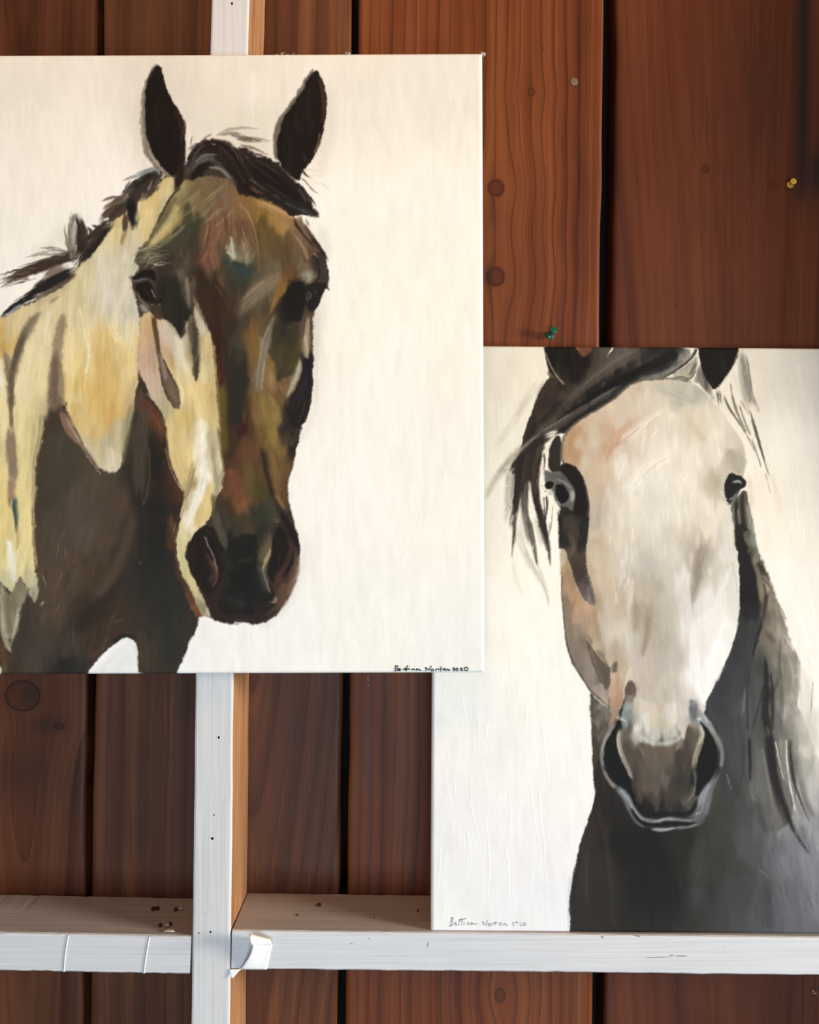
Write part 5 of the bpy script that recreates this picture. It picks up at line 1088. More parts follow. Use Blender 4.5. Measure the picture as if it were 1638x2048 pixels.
    S('1b1b1c', '700,830,40 740,890,60 850,920,40 960,905,36 1080,920,36 1150,880,30 1165,800,20', op=.9, soft=3, dry=.05)
    S('18181a', '640,860,24 700,960,30 780,1000,30 880,1000,30 1000,985,36 1100,990,24 1180,985,14', op=.9, soft=2, dry=.05)
    S('6e7078', '600,800,30 640,900,24 690,980,20 760,1020,18', op=.8, soft=2, dry=.15)
    S('a3a8a8', '800,1025,14 880,1040,30 960,1030,22 1010,1025,10', op=.9, soft=2, dry=.1)
    S('85868a', '1000,1020,16 1100,1020,18 1180,990,20', op=.85, soft=2, dry=.12)
    # modelling of the nose pad
    S('c7c8c2', '680,270,40 760,330,40 880,355,30 1000,335,34 1070,270,30', op=.7, soft=5, dry=.15)
    S('7a6252', '740,390,30 860,400,40 980,390,30', op=.6, soft=5, dry=.25)
    S('4a423a', '1120,300,60 1080,400,60 1040,500,70 990,580,60', op=.7, soft=6, dry=.1)
    S('3b352f', '1040,560,90 1050,680,90 1000,790,70', op=.55, soft=8, dry=.1)
    S('5a4d44', '600,290,40 660,380,70 720,480,60 780,560,30', op=.6, soft=6, dry=.15)
    S('8b8072', '700,350,30 750,430,20', op=.5, soft=4, dry=.3)
    S('857a6e', '920,590,26 940,650,34 920,700,20', op=.6, soft=4, dry=.25)
    S('a08f76', '1040,340,40 1010,400,26', op=.6, soft=5, dry=.25)
    S('c9ad8e', '850,0,50 850,130,50 860,260,40', op=.35, soft=8, dry=.2)
    S('232222', '560,560,16 620,640,20', op=.5, soft=3)
    S('2a2826', '580,70,16 560,140,16', op=.85, soft=2)
    # dry scratches and the light locks in the lower right mane
    T(1228, 1480)
    S('1d1c1b', '1240,-60,60 1260,150,70 1290,340,60 1370,560,50 1440,740,24 1560,910,6', op=.8, soft=4, dry=.2)
    S('2b2a2a', '1210,-20,30 1240,250,40 1300,480,44 1380,680,24', op=.6, soft=4, dry=.3)
    S('8a8982', '1340,-20,50 1350,150,60 1400,340,50 1450,500,40 1530,640,20', op=.85, soft=3, dry=.15)
    S('e6e4dc', '1290,10,8 1320,180,8 1360,320,7', op=.8, dry=.25); S('eeece4', '1375,0,10 1380,180,10 1410,380,10 1450,560,8', op=.85, dry=.2)
    S('33322f', '1410,0,24 1410,180,26 1450,380,22 1520,560,12 1560,650,4', op=.8, soft=2, dry=.25)
    S('6e6d68', '1450,60,40 1490,250,60 1520,450,50 1600,620,40', op=.7, soft=4, dry=.25)
    S('a9a6a0', '1500,220,40 1570,420,60 1640,560,60', op=.6, soft=6, dry=.25)
    F('', '1440,-200 1720,-260 1800,500 1640,600 1560,480 1500,250 1440,80', soft=14, rough=3, tex=.08, op=.75, grad='1560,-150,cbc5ba 1650,-160,d8d3ca 1480,0,b3ada2 1560,60,cfc8bc 1640,100,d6d0c4 1600,300,b9b6b0 1660,500,a9a9aa 1540,200,a5a29a 1640,250,c6c2ba')
    S('1f1e1d', '1080,-20,24 1085,150,24 1090,330,14', op=.8, soft=3, dry=.15)
    S('6a6b70', '1150,60,60 1170,250,70 1200,420,50', op=.6, soft=6, dry=.25)
    S('8d8880', '1190,100,14 1230,300,24 1270,500,20', op=.65, soft=3, dry=.25)
    S('5c5d62', '1180,480,60 1240,640,80 1300,900,80', op=.5, soft=8, dry=.2)
    S('3c3c40', '1130,480,50 1180,640,50 1220,760,30', op=.5, soft=6, dry=.2)
    S('7a7b82', '1420,720,40 1450,850,50 1460,1000,20', op=.6, soft=5, dry=.25)
    S('77787f', '1300,1000,110 1350,1200,120 1420,1450,120', op=.35, soft=14, dry=.2)
    S('8d8e96', '1560,1000,90 1600,1200,110 1640,1450,90', op=.5, soft=12, dry=.2)
    S('b0b1b6', '1620,700,60 1640,900,60', op=.5, soft=10, dry=.2)
    S('3b3b3c', '1220,1150,70 1210,1350,80 1230,1540,70', op=.4, soft=12)
    S('4b4c52', '850,1180,70 860,1400,60', op=.3, soft=12)
    for q in ('895,270,5 920,350,5 943,400,4', '1105,450,5 1130,490,5', '1170,1040,5 1240,1100,3', '1180,70,6 1190,100,5'):
        S('b9b8b2', q, op=.7, dry=.2)
    for i in range(40):
        x, y = r.uniform(1040, 1620), r.uniform(420, 1250)
        S(['6c6d72', '3a3a3c', '7d7d82', '4c4c50'][i % 4], '%d,%d,%d %d,%d,%d' % (x, y, r.uniform(10, 30), x + r.uniform(20, 70), y + r.uniform(120, 260), 5), op=.22, dry=.4, soft=3)
    return P.finish(.73, .35, 1.10, .42)
# ---------------------------------------------------------------- materials of the wall
def wood_material(name, dark, mid, light, freq, ringamt, seed, fine=1.0, figure=.55):
    """softwood board: rings follow the stored grain field, knots follow the stored knot field"""
    k = NB(name)
    u = k.attr('grain').outputs['Fac']; kr = k.attr('knot').outputs['Fac']; st = k.attr('dark_patch').outputs['Fac']
    x, y, z = k.pos()
    wob = k.math('MULTIPLY', k.math('SUBTRACT', k.noise(k.vec(k.math('MULTIPLY', u, .02), k.math('MULTIPLY', z, 3.), seed), 1., 3.), .5), 22.)
    uu = k.math('ADD', u, wob)
    # ring bands of uneven width: 1D noise along the grain field
    band = k.noise(k.vec(k.math('MULTIPLY', uu, freq), k.math('MULTIPLY', z, .35), seed * 3.7), 1., 2., .5)
    fr = k.math('FRACT', k.math('MULTIPLY', uu, freq * .9))
    late = k.math('POWER', fr, 5.)
    amt = k.math('MULTIPLY', late, k.math('MULTIPLY', ringamt, k.noise(k.vec(k.math('MULTIPLY', u, .015), k.math('MULTIPLY', z, 1.2), seed + 5.), 1., 2.)))
    fib = k.noise(k.vec(k.math('MULTIPLY', x, 1300.), k.math('MULTIPLY', z, 14.), seed), 1., 2.)
    fib2 = k.noise(k.vec(k.math('MULTIPLY', x, 260.), k.math('MULTIPLY', z, 5.), seed + 2.), 1., 3.)
    blot = k.noise(k.vec(k.math('MULTIPLY', x, 9.), k.math('MULTIPLY', z, 3.), seed + 9.), 1., 3., .6)
    t = k.math('ADD', k.math('ADD', k.math('MULTIPLY', k.math('SUBTRACT', band, .5), figure), .275), k.math('ADD', k.math('MULTIPLY', fib2, .22 * fine), k.math('MULTIPLY', fib, .14 * fine)))
    t = k.math('ADD', t, k.math('MULTIPLY', k.math('SUBTRACT', blot, .5), .5))
    col = k.ramp(t, [(.22, dark), (.46, mid), (.72, light)])
    col = k.mix(k.math('MULTIPLY', amt, 1., None, True), col, tuple(c * .38 for c in dark))
    # knots: dark rim, brown heart with tight rings
    heart = k.ramp(kr, [(.0, (.05, .016, .007)), (.05, tuple(c * .8 for c in mid)), (.25, tuple(c * .7 for c in mid)), (.38, tuple(c * .62 for c in mid)), (.42, (.012, .006, .004)), (.455, tuple(c * .75 for c in mid)), (.60, mid)])
    km = k.ramp(kr, [(.42, (1, 1, 1)), (.62, (0, 0, 0))])
    col = k.mix(km, col, heart)
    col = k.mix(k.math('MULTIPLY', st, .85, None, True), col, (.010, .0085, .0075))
    rough = k.math('ADD', .42, k.math('MULTIPLY', fib2, .22))
    h = k.math('ADD', k.math('MULTIPLY', fib2, .5), k.math('SUBTRACT', k.math('MULTIPLY', fib, .3), k.math('MULTIPLY', late, .5)))
    return k.out(col, rough, h, .22, .0006, .22)

def painted_wood(name, base, streak, dirt, vertical, seed, dirt_amt=.35):
    k = NB(name)
    x, y, z = k.pos()
    a, b = (k.math('ADD', x, k.math('MULTIPLY', y, 1.3)), z) if vertical else (k.math('ADD', z, k.math('MULTIPLY', y, 1.3)), x)
    s1 = k.noise(k.vec(k.math('MULTIPLY', a, 420.), k.math('MULTIPLY', b, 6.), k.math('MULTIPLY', y, 60.)), 1., 4.)
    s2 = k.noise(k.vec(k.math('MULTIPLY', a, 60.), k.math('MULTIPLY', b, 9.), seed), 1., 4., .6)
    sp = k.noise(k.vec(k.math('MULTIPLY', a, 150.), k.math('MULTIPLY', b, 55.), k.math('ADD', seed + 3., k.math('MULTIPLY', y, 90.))), 1., 3., .7)
    col = k.mix(k.ramp(s1, [(.40, (0, 0, 0)), (.70, (1, 1, 1))]), base, streak)
    col = k.mix(k.math('MULTIPLY', k.ramp(s2, [(.50, (0, 0, 0)), (.75, (1, 1, 1))]), .45), col, streak)
    col = k.mix(k.math('MULTIPLY', k.ramp(sp, [(.66, (0, 0, 0)), (.78, (1, 1, 1))]), dirt_amt), col, dirt)
    h = k.math('ADD', k.math('MULTIPLY', s1, .6), k.math('MULTIPLY', sp, .4))
    return k.out(col, .55, h, .20, .0006, .30)

def plain(name, col, rough=.5, spec=.4, metal=0., bumpscale=None):
    k = NB(name)
    k.b.inputs['Metallic'].default_value = metal
    x, y, z = k.pos()
    nz = k.noise(k.n('ShaderNodeTexCoord').outputs['Object'], bumpscale or 300., 3.)
    c = k.mix(k.math('MULTIPLY', k.math('SUBTRACT', nz, .35, None, True), .9), col, tuple(v * .72 for v in col))
    return k.out(c, rough, nz, .12, .0004, spec)

M_WHITE = painted_wood('white_paint_upright', (.61, .61, .62), (.52, .515, .52), (.28, .26, .25), True, 1.3)
M_WHITE_H = painted_wood('white_paint_crosspiece', (.60, .605, .63), (.51, .515, .535), (.30, .28, .275), False, 4.1)
M_DUSTY = painted_wood('dusty_worn_paint', (.46, .42, .43), (.35, .31, .32), (.15, .115, .105), False, 7.7, .8)
M_FIR = None

# ---------------------------------------------------------------- back wall: boards with gaps, dark sheathing behind
YW = .089                                         # face of the boards
wall = mesh_obj('wall_back', [(-1.6, YW + .046, .1), (1.6, YW + .046, .1), (1.6, YW + .046, 2.9), (-1.6, YW + .046, 2.9),
                              (-1.6, YW + .07, .1), (1.6, YW + .07, .1), (1.6, YW + .07, 2.9), (-1.6, YW + .07, 2.9)],
                [(0, 1, 2, 3), (5, 4, 7, 6), (4, 0, 3, 7), (1, 5, 6, 2), (3, 2, 6, 7), (4, 5, 1, 0)],
                plain('black_felt_sheathing', (.012, .011, .010), .9, .1))
tag(wall, 'reddish brown board wall behind the two horse paintings', 'wall', kind='structure')

# edges of each board (photo x at y=0 and at y=2048), grain recipe
def lerp(a, b, f): return a + (b - a) * f
BOARDS = [  # left edge top, bottom, right edge top, bottom
    (-840, -880, -318, -352), (-303, -334, 194, 165), (207.5, 181, 703, 674.5), (717.5, 690.5, 1206, 1184), (1233.5, 1209, 1715, 1692), (1732, 1710, 2220, 2200)]
KNOTS = {1: [(45, 1392, 34, 30), (118, 1452, 12, 7)], 2: [(606, 1720, 4, 5)], 3: [(992, 376, 15, 16), (991, 553, 17, 18), (1062, 184, 7, 9), (1084, 96, 4, 5), (1012, 577, 3, 3), (1000, 1990, 10, 14)], 4: [(1410, 338, 8, 8), (1640, 1975, 6, 5), (1350, 612, 3, 3)]}
RED = ((.078, .015, .004), (.16, .036, .009), (.23, .062, .017))
TONES = {0: RED, 1: ((.060, .015, .006), (.125, .036, .014), (.19, .064, .026)), 2: ((.045, .013, .006), (.105, .033, .013), (.23, .085, .034)),
         3: ((.068, .0135, .003), (.150, .0345, .0085), (.235, .066, .018)), 4: ((.050, .0095, .003), (.104, .0235, .007), (.160, .043, .0135)), 5: RED}
FREQ = {0: .05, 1: .035, 2: .028, 3: .048, 4: .03, 5: .05}
RING = {0: 1.0, 1: .8, 2: .8, 3: 1.25, 4: .45, 5: 1.0}

def board(i):
    tl, bl, tr, br = BOARDS[i]
    T0, T1 = -420., 2460.                          # photo rows of the board ends
    nr, nc = 300, 74
    f = np.linspace(0, 1, nr)[:, None]
    py = T0 + (T1 - T0) * f
    g = np.linspace(0, 1, nc)[None, :]
    rs = np.random.RandomState(i + 40)
    k = (py / 2048.)
    xl = tl + (bl - tl) * k; xr = tr + (br - tr) * k
    xl = xl + np.interp(py, np.linspace(T0, T1, 34), rs.normal(0, .9, 34)); xr = xr + np.interp(py, np.linspace(T0, T1, 34), rs.normal(0, .9, 34))
    PX = xl + (xr - xl) * g; PY = py + 0 * g
    d = DIST + YW
    X = (PX - 819.) / FPX * d; Z = ZC - (PY - 1024.) / FPX * d
    warp = np.interp(py, np.linspace(T0, T1, 9), rs.normal(0, .0008, 9))
    edge = np.minimum(g, 1 - g) * (tr - tl)
    Yf = YW + warp + .0016 * np.exp(-(edge / 3.0) ** 2) + 0 * PX
    # grain field in photo pixels
    base = lerp(tl, tr, .5); lean = (bl - tl) / 2048.
    u = PX - lean * PY
    cx = {0: 200, 1: 60, 2: 505, 3: 900, 4: 1500, 5: 1900}[i]
    if i == 2:
        low = 1 / (1 + np.exp(-(PY - 1150) / 60.)) / (1 + np.exp(-(PX - 425) / 14.))
        u = u * (1 - low) + low * (42 * np.sqrt(1 + ((PX - 508) / 34.) ** 2) + .17 * PY + .15 * PX)
    elif i in (1, 4):
        u = u * .35 + 60 * np.sqrt(1 + ((PX - cx) / 45.) ** 2) + .06 * PY
    elif i == 3:
        low = 1 / (1 + np.exp(-(PY - 1500) / 60.))
        u = u + low * 26 * np.sin((PY - 1700) / 160.) * np.exp(-((PX - 960) / 110.) ** 2)
    kr = np.full(PX.shape, 3., np.float32)
    for (kx, ky, rx, rz) in KNOTS.get(i, []):
        dx, dy = PX - kx, PY - ky
        r = np.sqrt((dx / rx) ** 2 + (dy / rz) ** 2)
        kr = np.minimum(kr, r)
        if rx > 5:
            u = u - 2.3 * rx * np.exp(-(dy / (4.2 * rz)) ** 2) * np.exp(-np.abs(dx) / (5. * rx)) * np.tanh(dx / (2.6 * rx))
    st = np.zeros(PX.shape, np.float32)
    if i == 4:                                     # soft black patch near the right edge of the picture
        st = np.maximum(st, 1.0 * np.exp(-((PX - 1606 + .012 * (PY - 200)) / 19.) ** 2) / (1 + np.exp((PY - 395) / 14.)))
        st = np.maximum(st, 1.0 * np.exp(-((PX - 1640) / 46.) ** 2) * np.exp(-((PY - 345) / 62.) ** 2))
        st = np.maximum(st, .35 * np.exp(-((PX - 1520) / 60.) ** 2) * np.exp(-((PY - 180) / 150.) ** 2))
    if i == 1:
        st = np.maximum(st, .7 * np.exp(-((PX - 56) / 17.) ** 2) * np.exp(-((PY - 1390) / 20.) ** 2))
        st = np.maximum(st, .55 * np.exp(-((PX - 95) / 40.) ** 2) * np.exp(-((PY - 1452) / 18.) ** 2))
        st = np.maximum(st, .45 * np.exp(-((PX - 30) / 70.) ** 2) * np.exp(-((PY - 1550) / 60.) ** 2))
        st = np.maximum(st, .45 * np.exp(-((PX - 55) / 14.) ** 2) * np.exp(-((PY - 1520) / 36.) ** 2))
    if i == 3:
        st = np.maximum(st, .75 * np.exp(-((PX - 976) / 9.) ** 2) * np.exp(-((PY - 553) / 22.) ** 2))
        st = np.maximum(st, .35 * np.exp(-((PX - 985) / 16.) ** 2) * np.exp(-((PY - 430) / 30.) ** 2))
    # front sheet plus returns down the two long edges
    Xa = np.concatenate([X[:, :1], X[:, :1], X, X[:, -1:], X[:, -1:]], 1)
    Ya = np.concatenate([Yf[:, :1] + .042, Yf[:, :1] + .002, Yf, Yf[:, -1:] + .002, Yf[:, -1:] + .042], 1)
    Za = np.concatenate([Z[:, :1]] * 2 + [Z] + [Z[:, -1:]] * 2, 1)
    pad = lambda A: np.concatenate([A[:, :1]] * 2 + [A] + [A[:, -1:]] * 2, 1)
    V = np.stack([Xa, Ya, Za], -1).reshape(-1, 3)
    Q = grid_quads(nr, nc + 4)
    mat = wood_material('board_wood_%d' % i, *[tuple(c * .86 for c in t) for t in TONES[i]], FREQ[i], RING[i], 2.3 + i * 5.1, 1.15, {1: .85, 2: .75, 3: .7}.get(i, .6))
    o = np_mesh('plank', V, Q, mat, wall, {'grain': pad(u), 'knot': np.clip(pad(kr) * .42, 0, 1), 'dark_patch': pad(st)})
    return o
planks = [board(i) for i in range(len(BOARDS))]

# ---------------------------------------------------------------- studs and crosspieces of the frame
def fir_material():
    k = NB('bare_fir')
    x, y, z = k.pos()
    f = k.noise(k.vec(k.math('MULTIPLY', x, 500.), k.math('MULTIPLY', y, 500.), k.math('MULTIPLY', z, 9.)), 1., 3.)
    b = k.noise(k.vec(k.math('MULTIPLY', x, 30.), k.math('MULTIPLY', y, 60.), k.math('MULTIPLY', z, 4.)), 1., 3.)
    col = k.ramp(k.math('ADD', k.math('MULTIPLY', f, .5), k.math('MULTIPLY', b, .5)), [(.3, (.19, .085, .040)), (.5, (.36, .185, .092)), (.7, (.47, .27, .15))])
    return k.out(col, .6, f, .3, .0006, .3)
M_FIR = fir_material()

def lofted(name, rings, mats, parent=None, fm=None, closed=True):
    """box-like beam through a list of 4+ point rings"""
    n = len(rings[0]); V = [p for r in rings for p in r]; F = []; idx = []
    for a in range(len(rings) - 1):
        for j in range(n):
            k = (j + 1) % n
            F.append((a * n + j, a * n + k, (a + 1) * n + k, (a + 1) * n + j)); idx.append(fm[j] if fm else 0)
    F.append(tuple(range(n - 1, -1, -1))); idx.append(0)
    F.append(tuple((len(rings) - 1) * n + j for j in range(n))); idx.append(0)
    return mesh_obj(name, V, F, mats, parent, fm=idx)

def stud(name, pts, label):
    """pts: (photo y, left x, right x) of the white face; bare sides run back to the boards"""
    rs = np.random.RandomState(11)
    rings = []
    ys = np.linspace(pts[0][0], pts[-1][0], 60)
    for py in ys:
        xl = np.interp(py, [p[0] for p in pts], [p[1] for p in pts]) + rs.normal(0, .25); xr = np.interp(py, [p[0] for p in pts], [p[2] for p in pts]) + rs.normal(0, .25)
        a = at(xl, py, 0); b = at(xr, py, 0); e = .0016
        z = a.z
        rings.append([(a.x, e, z), (a.x + e * .4, .0005, z), (a.x + e * 1.4, 0, z), (b.x - e * 1.4, 0, z), (b.x - e * .4, .0005, z), (b.x, e, z), (b.x, e + .0018, z),
                      (b.x + .0004, YW - .001, z), (a.x - .0004, YW - .001, z), (a.x, e + .0012, z)])
    o = lofted(name, rings, [M_FIR, M_WHITE], fm=[1, 1, 1, 1, 1, 1, 0, 0, 0, 1])
    tag(o, label, 'stud', kind='structure')
    return o
S1 = [(-420, 436, 512), (0, 423, 498), (110, 419.5, 494.5), (1347, 390.5, 466), (1700, 386.7, 463), (2048, 382, 459), (2460, 377, 454)]
stud1 = stud('trim_1', S1, 'white-faced upright wall stud with bare brown sides behind the left painting')
stud2 = stud('trim_2', [(-420, 1946, 2022), (1024, 1925, 2001), (2460, 1907, 1984)], 'white-faced upright wall stud at the right end of the crosspiece')

def ledge(name, corners, label, seed):
    """corners: photo points of the front face (top-left, top-right, bottom-left, bottom-right) and depth YW"""
    tl, tr, bl, br = corners
    rs = np.random.RandomState(seed); n = 70
    rings = []
    for j in range(n):
        f = j / (n - 1)
        a = Vector(at(*tl)).lerp(at(*tr), f); b = Vector(at(*bl)).lerp(at(*br), f)
        e = .0018; q = rs.normal(0, .00025); q2 = rs.normal(0, .0002)
        zt = a.z + q; zb = b.z + q2
        # top face settles a little lower at the boards
        zz = a.z
        rings.append([(a.x, YW - .002, zz + q * .8), (a.x, .045, zz - .0003), (a.x, e + .001, zz), (a.x, e * .35, zt - e * .4), (a.x, .0, zt - e * 1.3),
                      (b.x, .0, zb + e), (b.x, e, zb), (b.x, YW - .002, zb)])
    o = lofted(name, rings, [M_WHITE_H, M_DUSTY], fm=[1, 1, 0, 0, 0, 0, 0, 1])
    tag(o, label, 'crosspiece', kind='structure')
    return o
ledge1 = ledge('trim_3', ((-560, 1855), (382, 1872.5), (-560, 1932), (379, 1949)), 'white horizontal crosspiece left of the stud with seamed front', 21)
ledge2 = ledge('trim_4', ((464, 1861), (1908, 1878), (462.5, 1938.5), (1908, 1954.5)), 'long white horizontal crosspiece carrying the right painting', 22)
# ---------------------------------------------------------------- the two canvases
def canvas_material(name):
    k = NB(name)
    c = k.attr('paint').outputs['Color']
    x, y, z = k.pos()
    wx = k.math('SINE', k.math('MULTIPLY', x, 7200.)); wz = k.math('SINE', k.math('MULTIPLY', z, 7200.))
    weave = k.math('ADD', wx, wz)
    nz = k.noise(k.vec(k.math('MULTIPLY', x, 900.), 0., k.math('MULTIPLY', z, 260.)), 1., 3.)
    h = k.math('ADD', k.math('MULTIPLY', weave, .10), nz)
    return k.out(c, .62, h, .07, .0005, .14)

ALB = .93
def sample(P, px, py):
    fx = np.clip(px - P.x0 - .5, 0, P.w - 1.001); fy = np.clip(py - P.y0 - .5, 0, P.h - 1.001)
    ix = fx.astype(int); iy = fy.astype(int); ax = (fx - ix)[..., None]; ay = (fy - iy)[..., None]
    def bl(A):
        A = A if A.ndim == 3 else A[..., None]
        return (A[iy, ix] * (1 - ax) + A[iy, ix + 1] * ax) * (1 - ay) + (A[iy + 1, ix] * (1 - ax) + A[iy + 1, ix + 1] * ax) * ay
    return bl(P.im), bl(P.ht)[..., 0]

def painting(name, P, origin, roll, lean, W, Hh, th, pitch, label, sig, sig_w, sig_col, edge_hex):
    """origin = bottom left front corner; the canvas wraps round its stretcher with a soft edge"""
    root = empty(name, origin); root.rotation_euler = (0, 0, 0)
    tag(root, label, 'painting', 'horse paintings on canvas')
    R = Matrix.Rotation(roll, 3, 'Y') @ Matrix.Rotation(-lean, 3, 'X')
    Rn = np.array(R); On = np.array(origin)
    rad = .0032
    def prof(L):
        q = np.linspace(0, math.pi / 2, 6)
        a = np.concatenate([[rad * 0], rad - rad * np.sin(q[::-1])])[1:]            # distance from the side inwards
        d = (rad - rad * np.cos(q[::-1]))
        n = int((L - 2 * rad) / pitch)
        inner = np.linspace(rad, L - rad, n)[1:-1]
        pos = np.concatenate([[0.], a, inner, L - a[::-1], [L]])
        dep = np.concatenate([[th], d, np.zeros(len(inner)), d[::-1], [th]])
        return pos, dep
    U, du = prof(W); Vv, dv = prof(Hh)
    UU, VV = np.meshgrid(U, Vv); D = np.maximum(du[None, :], dv[:, None])
    local = np.stack([UU, D, VV], -1).reshape(-1, 3)
    world_p = local @ Rn.T + On
    dd = world_p[:, 1] + DIST
    px = 819. + world_p[:, 0] / dd * FPX; py = 1024. - (world_p[:, 2] - ZC) / dd * FPX
    c, ht = sample(P, px, py)
    rs = np.random.RandomState(5)
    side = (D.reshape(-1) > rad * .75)
    c[side] = c[side] * .0 + hexc(edge_hex)
    relief = np.minimum(ht, 3.) * .00022 + (vn(px / 2.3, py / 26., 2) - .5) * .00002 + (vn(px / 7., py / 60., 4) - .5) * .00004
    local[:, 1] -= np.where(D.reshape(-1) < rad * .5, relief, 0)
    V = local @ Rn.T
    cv = np_mesh('canvas', V, grid_quads(len(Vv), len(U)), canvas_material(name + '_paint'), root, cols=lin(np.clip(c, 0, 1)) * ALB)
    cv['label'] = 'painted canvas front wrapped over its edges'
    # stretcher bars behind
    mw = M_FIR
    bars = [((.004, .004), (W - .004, .040)), ((.004, Hh - .040), (W - .004, Hh - .004)), ((.004, .040), (.040, Hh - .040)), ((W - .040, .040), (W - .004, Hh - .040))]
    for (a, b), (e, f) in bars:
        vs = [(x, y, z) for y in (.004, th - .0005) for (x, z) in ((a, b), (e, b), (e, f), (a, f))]
        vs = [tuple(R @ Vector(v)) for v in vs]
        mesh_obj('stretcher_bar', vs, [(0, 1, 2, 3), (7, 6, 5, 4), (0, 4, 5, 1), (1, 5, 6, 2), (2, 6, 7, 3), (3, 7, 4, 0)], mw, root)
    # signature: ink lines lying on the canvas
    Ri = R.inverted()
    def onto(px_, py_):
        ray = (at(px_, py_, 0) - cam.location); o = Ri @ (Vector(cam.location) - Vector(origin)); r = Ri @ ray
        t = (-.00045 - o.y) / r.y
        return o + r * t
    SV, SF = [], []
    for line in sig:
        p = chaikin(np.array(line, np.float32), 2, False) if len(line) > 2 else np.array(line, np.float32)
        for j in range(len(p)):
            a = p[max(j - 1, 0)]; b = p[min(j + 1, len(p) - 1)]
            d = b - a; d = d / (np.hypot(*d) + 1e-6)
            w = sig_w * (.75 + .35 * math.sin(j * 1.7 + a[0]))
            for s_ in (-.5, .5):
                q = onto(p[j][0] - d[1] * w * s_, p[j][1] + d[0] * w * s_); SV.append(tuple(R @ q))
            if j: n = len(SV); SF.append((n - 4, n - 3, n - 1, n - 2))
    sg = mesh_obj('signature', SV, SF, plain(name + '_ink', sig_col, .6, .2), root)
    sg['label'] = 'handwritten signature in the corner of the canvas'
    return root, R

def sig_lines(txt, ox, oy, k):
    return [[(ox + float(q.split(',')[0]) / k, oy + float(q.split(',')[1]) / k) for q in l.split()] for l in txt.split('|')]
def loop(cx, cy, rx, ry): return ' '.join('%.0f,%.0f' % (cx + rx * math.sin(t), cy - ry * math.cos(t)) for t in np.linspace(0, 6.5, 13))
SIG1 = sig_lines('92,108 86,150 82,180|80,100 125,92 132,112 98,136 128,148 130,172 72,186|140,168 166,150 156,134 140,152 150,182 186,156|205,152 250,148 322,142|262,112 244,168 262,176|292,88 266,160 282,172|316,140 310,168|320,98 326,104|354,168 366,140 376,166 392,140 406,168|440,140 426,158 436,172 470,140 470,150 482,172 514,164|576,122 594,124 586,182|590,122 634,178 678,96|' + loop(694, 166, 20, 17) + '|744,182 756,148 786,146 800,156|838,108 830,192|790,156 884,150|' + loop(896, 154, 15, 15) + '|924,178 936,146 956,150 962,178 986,152|1028,134 1056,126 1052,146 1032,168 1066,170|' + loop(1096, 154, 20, 20) + '|1150,138 1178,128 1184,146 1150,172 1196,168|' + loop(1250, 146, 30, 30), 780, 1320, 8.19)
SIG2 = sig_lines('330,112 316,180 300,244|306,122 340,104 352,128 320,162 350,186 344,216 294,246|372,212 396,194 386,180 372,208 384,236 412,220|458,124 430,196 428,232|492,120 468,196 466,232|430,152 500,138 546,128|512,176 506,230|552,230 562,190 584,188 588,226|636,186 606,208 614,226 646,190 648,214 706,206|786,236 800,166|784,176 840,242 856,152|' + loop(886, 220, 18, 18) + '|916,236 926,200 952,196|976,166 966,236|940,196 1002,188|' + loop(1050, 210, 20, 20) + '|1100,240 1106,190 1118,206 1140,206 1142,240 1166,230|1228,194 1246,180 1240,238 1262,230|' + loop(1290, 188, 11, 11) + '|1350,182 1348,236 1382,234|' + loop(1410, 210, 18, 22), 860, 1820, 7.445)

PB = paint_bay(); PG = paint_grey()
TH = .019
# left canvas hangs flat on the stud
o1 = at(969.5, 1345.5, -.0205); 
W1, H1 = .510, .6058
roll1 = math.radians(-.22)
o1 = o1 - Matrix.Rotation(roll1, 3, 'Y') @ Vector((W1, 0, 0))
pa, Ra = painting('horse_painting', PB, o1, roll1, 0., W1, H1, TH, .00074, 'large painting of a brown and cream horse hanging on the white stud', SIG1, 2.4, (.012, .012, .013), 'efece4')
# right canvas stands on the crosspiece and leans back against the boards
W2, H2 = .457, .6048
lean = math.radians(6.1)
o2 = at(861.5, 1863., .0045)
pb, Rb = painting('horse_painting', PG, o2, math.radians(.42), lean, W2, H2, TH, .00074, 'painting of a white faced grey horse standing on the crosspiece at right', SIG2, 1.15, (.13, .13, .15), 'e9e6df')

# loose fibres along the raw top edge of the left canvas
def fibres(px, py, n, spread, seed, R, parent):
    rs = random.Random(seed); V, F = [], []
    base = at(px, py, -.017) - Vector(parent.location)
    for _ in range(n):
        p = base + Vector((rs.uniform(-spread, spread), rs.uniform(0, .006), 0)); d = Vector((rs.uniform(-.6, .6), rs.uniform(-.3, .2), rs.uniform(.3, 1.)))
        L = rs.uniform(.002, .0048); w = .00022; prev = None
        for j in range(5):
            q = p + d * L * j / 4 + Vector((math.sin(j * 1.3 + _) * .0006, 0, -.0003 * j * j * .4))
            k = len(V)
            V += [q + Vector((-w, 0, 0)), q + Vector((w * .5, w, 0)), q + Vector((w * .5, -w, 0))]
            if prev is not None:
                for a in range(3): F.append((prev + a, prev + (a + 1) % 3, k + (a + 1) % 3, k + a))
            prev = k
    return mesh_obj('loose_fibre', V, F, plain('canvas_thread', (.82, .78, .70), .9, .1), parent)
for px, py, n, sp, sd in ((558, 108, 16, .004, 1), (576, 109, 14, .005, 2), (694, 107, 18, .0035, 3), (968, 106, 22, .0014, 4)):
    fibres(px, py, n, sp, sd, Ra, pa)

